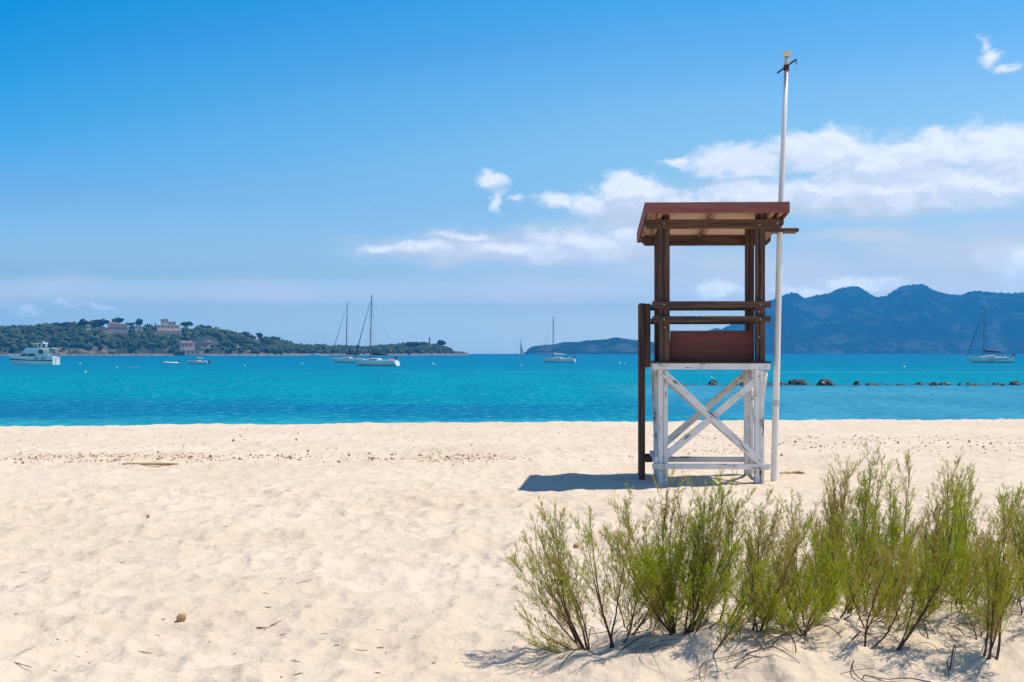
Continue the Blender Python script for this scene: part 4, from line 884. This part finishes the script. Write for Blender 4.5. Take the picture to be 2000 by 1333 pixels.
driftpiece('twig', 501, 526, 1219, .006, 'dark curved twig on the sand right of the large seagrass ball', 'twig', bend=2, mt=m_litter, seed=5); driftpiece('twig', 528, 550, 1213, .005, 'small twig upper right of the curved twig', 'twig', dy=-6, mt=m_litter, seed=6)
driftpiece('twig', -5, 62, 1291, .004, 'thin dark twig entering the frame at the lower left edge', 'twig', dy=8, mt=m_litter, seed=7)

# ------------------------------------------------------------ tamarisk bushes
m_leafA = leafy('tamarisk_green', (.13, .18, .008), (.57, .57, .035), (.34, .36, .02), trans=.45, dens=7)
m_stem, t = mat('tamarisk_bark'); o = objc(t); t.put(t.b.inputs['Base Color'], t.mix(t.ramp(t.noise(o, 9, 4, .6), .35, .65), (.030, .018, .014), (.10, .052, .035))); t.b.inputs['Roughness'].default_value = .8
m_twig = plain('tamarisk_twig', (.22, .17, .05), .8, .3, 6)
m_leafB = leafy('tamarisk_reddish', (.36, .19, .06), (.58, .33, .16), (.42, .36, .08), trans=.45, dens=5)
def bez(p0, p1, p2, n):
    t_ = np.linspace(0, 1, n)[:, None]; return (1-t_)**2*p0+2*t_*(1-t_)*p1+t_**2*p2
def unit(v): return v/(np.linalg.norm(v)+1e-9)
def bush(bpx, bpy, stems, label, seed, dens=1.0, redf=.16, low=.22, thick=1.0, group='tamarisk bushes on the dune hummock'):
    rg = np.random.RandomState(seed); x0, y0_ = gp(bpx, bpy); z0 = gz(x0, y0_); root = np.array([x0, y0_, z0])
    e = empty('tamarisk_bush', (x0, y0_, z0), label, 'tamarisk bush', group)
    N0 = []; N1 = []; tws = MB()        # needles: start, direction, length
    def sprig(p, q, cnt, ln):
        """needles along p->q"""
        t_ = rg.rand(cnt)[:, None]; s_ = p+(q-p)*t_; ax = unit(q-p); r_ = rg.randn(cnt, 3); r_ -= (r_@ax)[:, None]*ax; r_ /= np.linalg.norm(r_, axis=1)[:, None]
        an = rg.uniform(.25, .75, cnt)[:, None]; dd_ = ax*np.cos(an)+r_*np.sin(an); dd_[:, 2] += .12
        N0.append(s_); N1.append(s_+dd_*(ln*rg.uniform(.5, 1.25, cnt))[:, None])
    for (tpx, tpy, dd_) in stems:
        tpy += 30
        off = rg.uniform(-.03, .03, 2); st0 = np.array([off[0], off[1], -.03]); dt = y0_+dd_+rg.uniform(-.1, .1)
        tip = np.array([WX(tpx, dt)-x0, dt-y0_, WZ(tpy, dt)-z0]); hv = tip-st0
        mid = st0+np.array([hv[0]*rg.uniform(.5, .72), hv[1]*.6, hv[2]*rg.uniform(.28, .42)])
        n = 16; C = bez(st0, mid, tip, n); Ls = np.linalg.norm(tip-st0)
        C += np.cumsum(np.cumsum(rg.randn(n, 3)*.0022, 0), 0)*np.array([1, 1, .25])
        mb = MB(); r0 = (.0030+.0058*Ls)*thick; mb.tube(C.tolist(), [max(.0012, r0*(1-i/(n-1))**.8) for i in range(n)], 6)
        nb_ = int((13+14*Ls)*dens)
        for j in range(nb_):
            f = low+(1-low)*(j+rg.rand())/nb_; f = min(f, .985); i = f*(n-1); k_ = int(i); P0 = C[k_]+(C[min(k_+1, n-1)]-C[k_])*(i-k_); tan = unit(C[min(k_+1, n-1)]-C[max(k_-1, 0)])
            r_ = rg.randn(3); r_ -= r_@tan*tan; r_ = unit(r_); L2 = (.07+.30*rg.rand())*(1.2-.75*f)*(.55+.5*Ls)
            an = rg.uniform(.20, .66); d2 = unit(tan*math.cos(an)+r_*math.sin(an)); P2 = P0+d2*L2+np.array([0, 0, L2*.22]); P1 = P0+d2*L2*.55
            B = bez(P0, P1, P2, 6); tws.tube(B.tolist(), [r0*.15*(1-.8*q/5)+.0005 for q in range(6)], 4, False)
            nn = max(3, int(L2/.022))
            for s_ in range(nn):
                g_ = (s_+.6)/nn; a_ = B[0]*(1-g_)**2+2*g_*(1-g_)*P1+g_**2*P2; tn = unit(P2-P0); r3 = rg.randn(3); r3 -= r3@tn*tn; r3 = unit(r3); L3 = rg.uniform(.025, .085); d3 = unit(tn*.80+r3*.55+np.array([0, 0, .22])); b_ = a_+d3*L3
                sprig(a_, b_, int(14*dens), .024)
            sprig(P2-(P2-P0)*.3, P2+unit(P2-P1)*.03, 22, .028)
        sprig(C[-3], C[-1]+unit(C[-1]-C[-2])*.03, 60, .028)
        mb.build('stem', m_stem, e)
    tws.build('twigs', m_twig, e)
    A = np.concatenate(N0); B_ = np.concatenate(N1); n = len(A); dr = B_-A; sd = np.cross(dr, rg.randn(n, 3)); sd /= np.linalg.norm(sd, axis=1)[:, None]+1e-9; hw = rg.uniform(.0008, .0018, n)[:, None]
    M_ = A+dr*.45; Vt = np.stack([A, M_+sd*hw, B_, M_-sd*hw], 1)
    # reddish flush in patches of the bush
    pn = fbm(A[:, 0]*6+seed, A[:, 2]*4+A[:, 1]*5, seed, 3); red = (pn+.35*(rg.rand(n)-.5)) > (.80-redf)
    for nm, mk, mt in (('foliage', ~red, m_leafA), ('reddish_sprays', red, m_leafB)):
        V_ = Vt[mk].reshape(-1, 3); 
        if len(V_) == 0: continue
        link(nm, raw_mesh(nm, V_, np.arange(len(V_)).reshape(-1, 4)), mt, e)
    return n
tot = 0
BU = [
 (1146,1280,[(1078,985,.0),(1098,1000,-.05),(1060,1020,.05),(1038,1068,.0),(1112,1040,.1),(1130,1075,-.1)],'leftmost upright tamarisk with a dense green and reddish head',1.0),
 (1152,1284,[(1030,1185,-.1),(1042,1225,-.15),(1095,1225,-.1),(1060,1255,-.1)],'low sprawling tamarisk shoots at the far left foot of the clump',.6),
 (1200,1276,[(1172,985,.0),(1140,1010,.05),(1188,1030,.0),(1240,1120,.0)],'slender open tamarisk second from left',.75),
 (1232,1252,[(1262,1060,.05),(1290,1100,-.1),(1225,1130,.1)],'short thin tamarisk right of the slender one',.65),
 (1325,1240,[(1252,985,.1),(1218,1020,.0),(1275,1000,-.05),(1300,985,.0),(1318,960,.1),(1290,1060,-.1),(1240,1080,-.1)],'full bright green tamarisk fanning left below the tower',1.15),
 (1346,1250,[(1345,965,.05),(1370,960,.0),(1400,945,.05),(1425,960,.0),(1332,1010,-.1),(1385,1040,-.1),(1440,1000,.0)],'tall tamarisk in front of the tower legs with dark stems',1.05),
 (1415,1226,[(1452,985,.0),(1478,965,.0),(1470,1040,-.1),(1500,1010,.05)],'thin tamarisk in front of the right tower legs',.85),
 (1478,1236,[(1500,960,.0),(1530,1000,.0),(1450,1060,-.05),(1560,1040,-.1),(1515,1100,-.15)],'tamarisk with loose dark stems in front of the flagpole foot',.9),
 (1555,1222,[(1560,960,.1),(1540,1010,.0),(1585,990,.05),(1600,1060,-.1)],'tamarisk just right of the flagpole foot',1.0),
 (1606,1214,[(1640,900,.05),(1620,930,.0),(1600,955,.1),(1660,915,.0),(1590,1000,-.05),(1632,1000,-.15)],'tall dense tamarisk with reddish plume tips right of the flagpole',1.15),
 (1655,1216,[(1705,880,.05),(1685,910,.0),(1712,940,-.05),(1660,960,.0),(1690,1020,-.15),(1640,1040,-.15)],'tallest tamarisk with pointed tips in the middle of the right group',1.1),
 (1702,1222,[(1640,1030,.0),(1665,1010,.0),(1700,990,.0),(1745,1010,.0),(1725,1060,-.1),(1672,1080,-.1),(1768,1070,.0)],'bright yellow-green tamarisk in front of the tallest one',1.2),
 (1690,1264,[(1728,1050,.0),(1770,1090,.05)],'two bare-legged stems standing furthest forward on the sand hummock',.8),
 (1735,1220,[(1762,890,.1),(1755,940,.0),(1775,960,.0),(1740,1000,-.1)],'single narrow tamarisk spire between the two tall groups',.9),
 (1808,1208,[(1815,960,.05),(1800,990,.0),(1842,960,.0),(1868,895,.05),(1880,920,-.05),(1830,1030,-.1),(1790,1040,-.1)],'tall reddish green tamarisk on a thick dark base stem',1.15),
 (1753,1260,[(1850,980,.0),(1898,950,.0),(1815,1090,-.1)],'long slanting tamarisk reaching to the right from a low base',1.0),
 (1861,1248,[(1925,930,.05),(1945,960,.0),(1900,1010,.0),(1870,1050,-.1),(1935,1060,-.1)],'tamarisk with a single bare leg below the right crowns',1.0),
 (1932,1225,[(1962,1000,.0),(1980,955,.05),(1940,1050,.0),(1990,1060,-.1)],'pale airy tamarisk near the right edge',.95),
 (1995,1250,[(1985,990,.0),(2015,960,.0),(1965,1060,-.05),(2040,1010,.0),(2000,1090,-.1),(1975,1120,-.1)],'dense tamarisk cut by the right frame edge',1.15),
 (2085,1240,[(2040,960,.0),(2080,920,.0),(2120,980,.0)],'tamarisk mostly beyond the right frame edge',1.0),
 (1575,1236,[(1530,1100,.0),(1560,1130,-.05),(1590,1100,.0),(1505,1150,-.05)],'low dark green tamarisk filling the middle of the clump',1.1),
]
for i, (a, b, st_, l, dn) in enumerate(BU): tot += bush(a, b-(12 if b > 1240 else 4), st_, l, 100+i, dens=dn*.92, thick=1.0, low=.22 if dn > .7 else .18, redf=.20+.10*((i*37) % 5)/4)
ORD = 'first second third fourth fifth sixth seventh eighth ninth tenth eleventh twelfth thirteenth fourteenth fifteenth sixteenth seventeenth'.split()
rf = random.Random(77)
for i in range(17):
    bx_ = 1215+i*47+rf.uniform(-15, 15); by_ = rf.uniform(1208, 1244)+(14 if bx_ < 1330 else 0); st_ = [(bx_+rf.uniform(-70, 75), by_-rf.uniform(60, 190), rf.uniform(-.15, .15)) for _ in range(rf.choice([3, 4, 4]))]
    tot += bush(bx_, by_, st_, '%s clump of short young tamarisk shoots between the taller bushes, counted from the left' % ORD[i], 300+i, dens=rf.uniform(.5, .8), low=.2, redf=.12, thick=.8, group='young tamarisk shoots between the tall bushes')
print('needles', tot)
# bare roots, fallen stems and dry litter under the bushes
rb_ = MB(); rt = random.Random(31)
for i in range(75):
    pxx = rt.uniform(1150, 2010); x, y = gp(pxx, rt.uniform(1225, 1300)); an = rt.uniform(0, 6.28); L_ = rt.uniform(.08, .35); pts = []; hgt = rt.uniform(.005, .09)
    cv = rt.uniform(-1.5, 1.5)
    for j in range(7):
        q = j/6; a2 = an+cv*q; xx = x+math.cos(a2)*L_*q; yy_ = y+math.sin(a2)*L_*q*.7; pts.append((xx, yy_, gz(xx, yy_)+.003+hgt*math.sin(q*3.14)))
    r_ = rt.uniform(.0015, .004); rb_.tube(pts, [r_, r_, r_, r_*.9, r_*.8, r_*.6, r_*.4], 5)
tag(rb_.build('fallen_twigs', m_stem), 'bare roots and fallen stems tangled on the sand under the tamarisks', 'twigs', kind='stuff')

# ------------------------------------------------------------ haze: one closed box, even density
hz = MB().box(-9500, 9500, -150, 12000, -8, 415).mesh('haze'); m_h = bpy.data.materials.new('haze'); m_h.use_nodes = True; t = NT(m_h.node_tree); t.n.clear()
out = t.node('ShaderNodeOutputMaterial'); pv = t.node('ShaderNodeVolumePrincipled'); pv.inputs['Color'].default_value = (.06, .50, 1, 1); pv.inputs['Density'].default_value = 1.35e-4; pv.inputs['Anisotropy'].default_value = 0.0
t.l.new(pv.outputs[0], out.inputs['Volume'])
ho = link('haze', hz, m_h); tag(ho, 'thin blue sea haze over the bay', 'haze', kind='stuff')
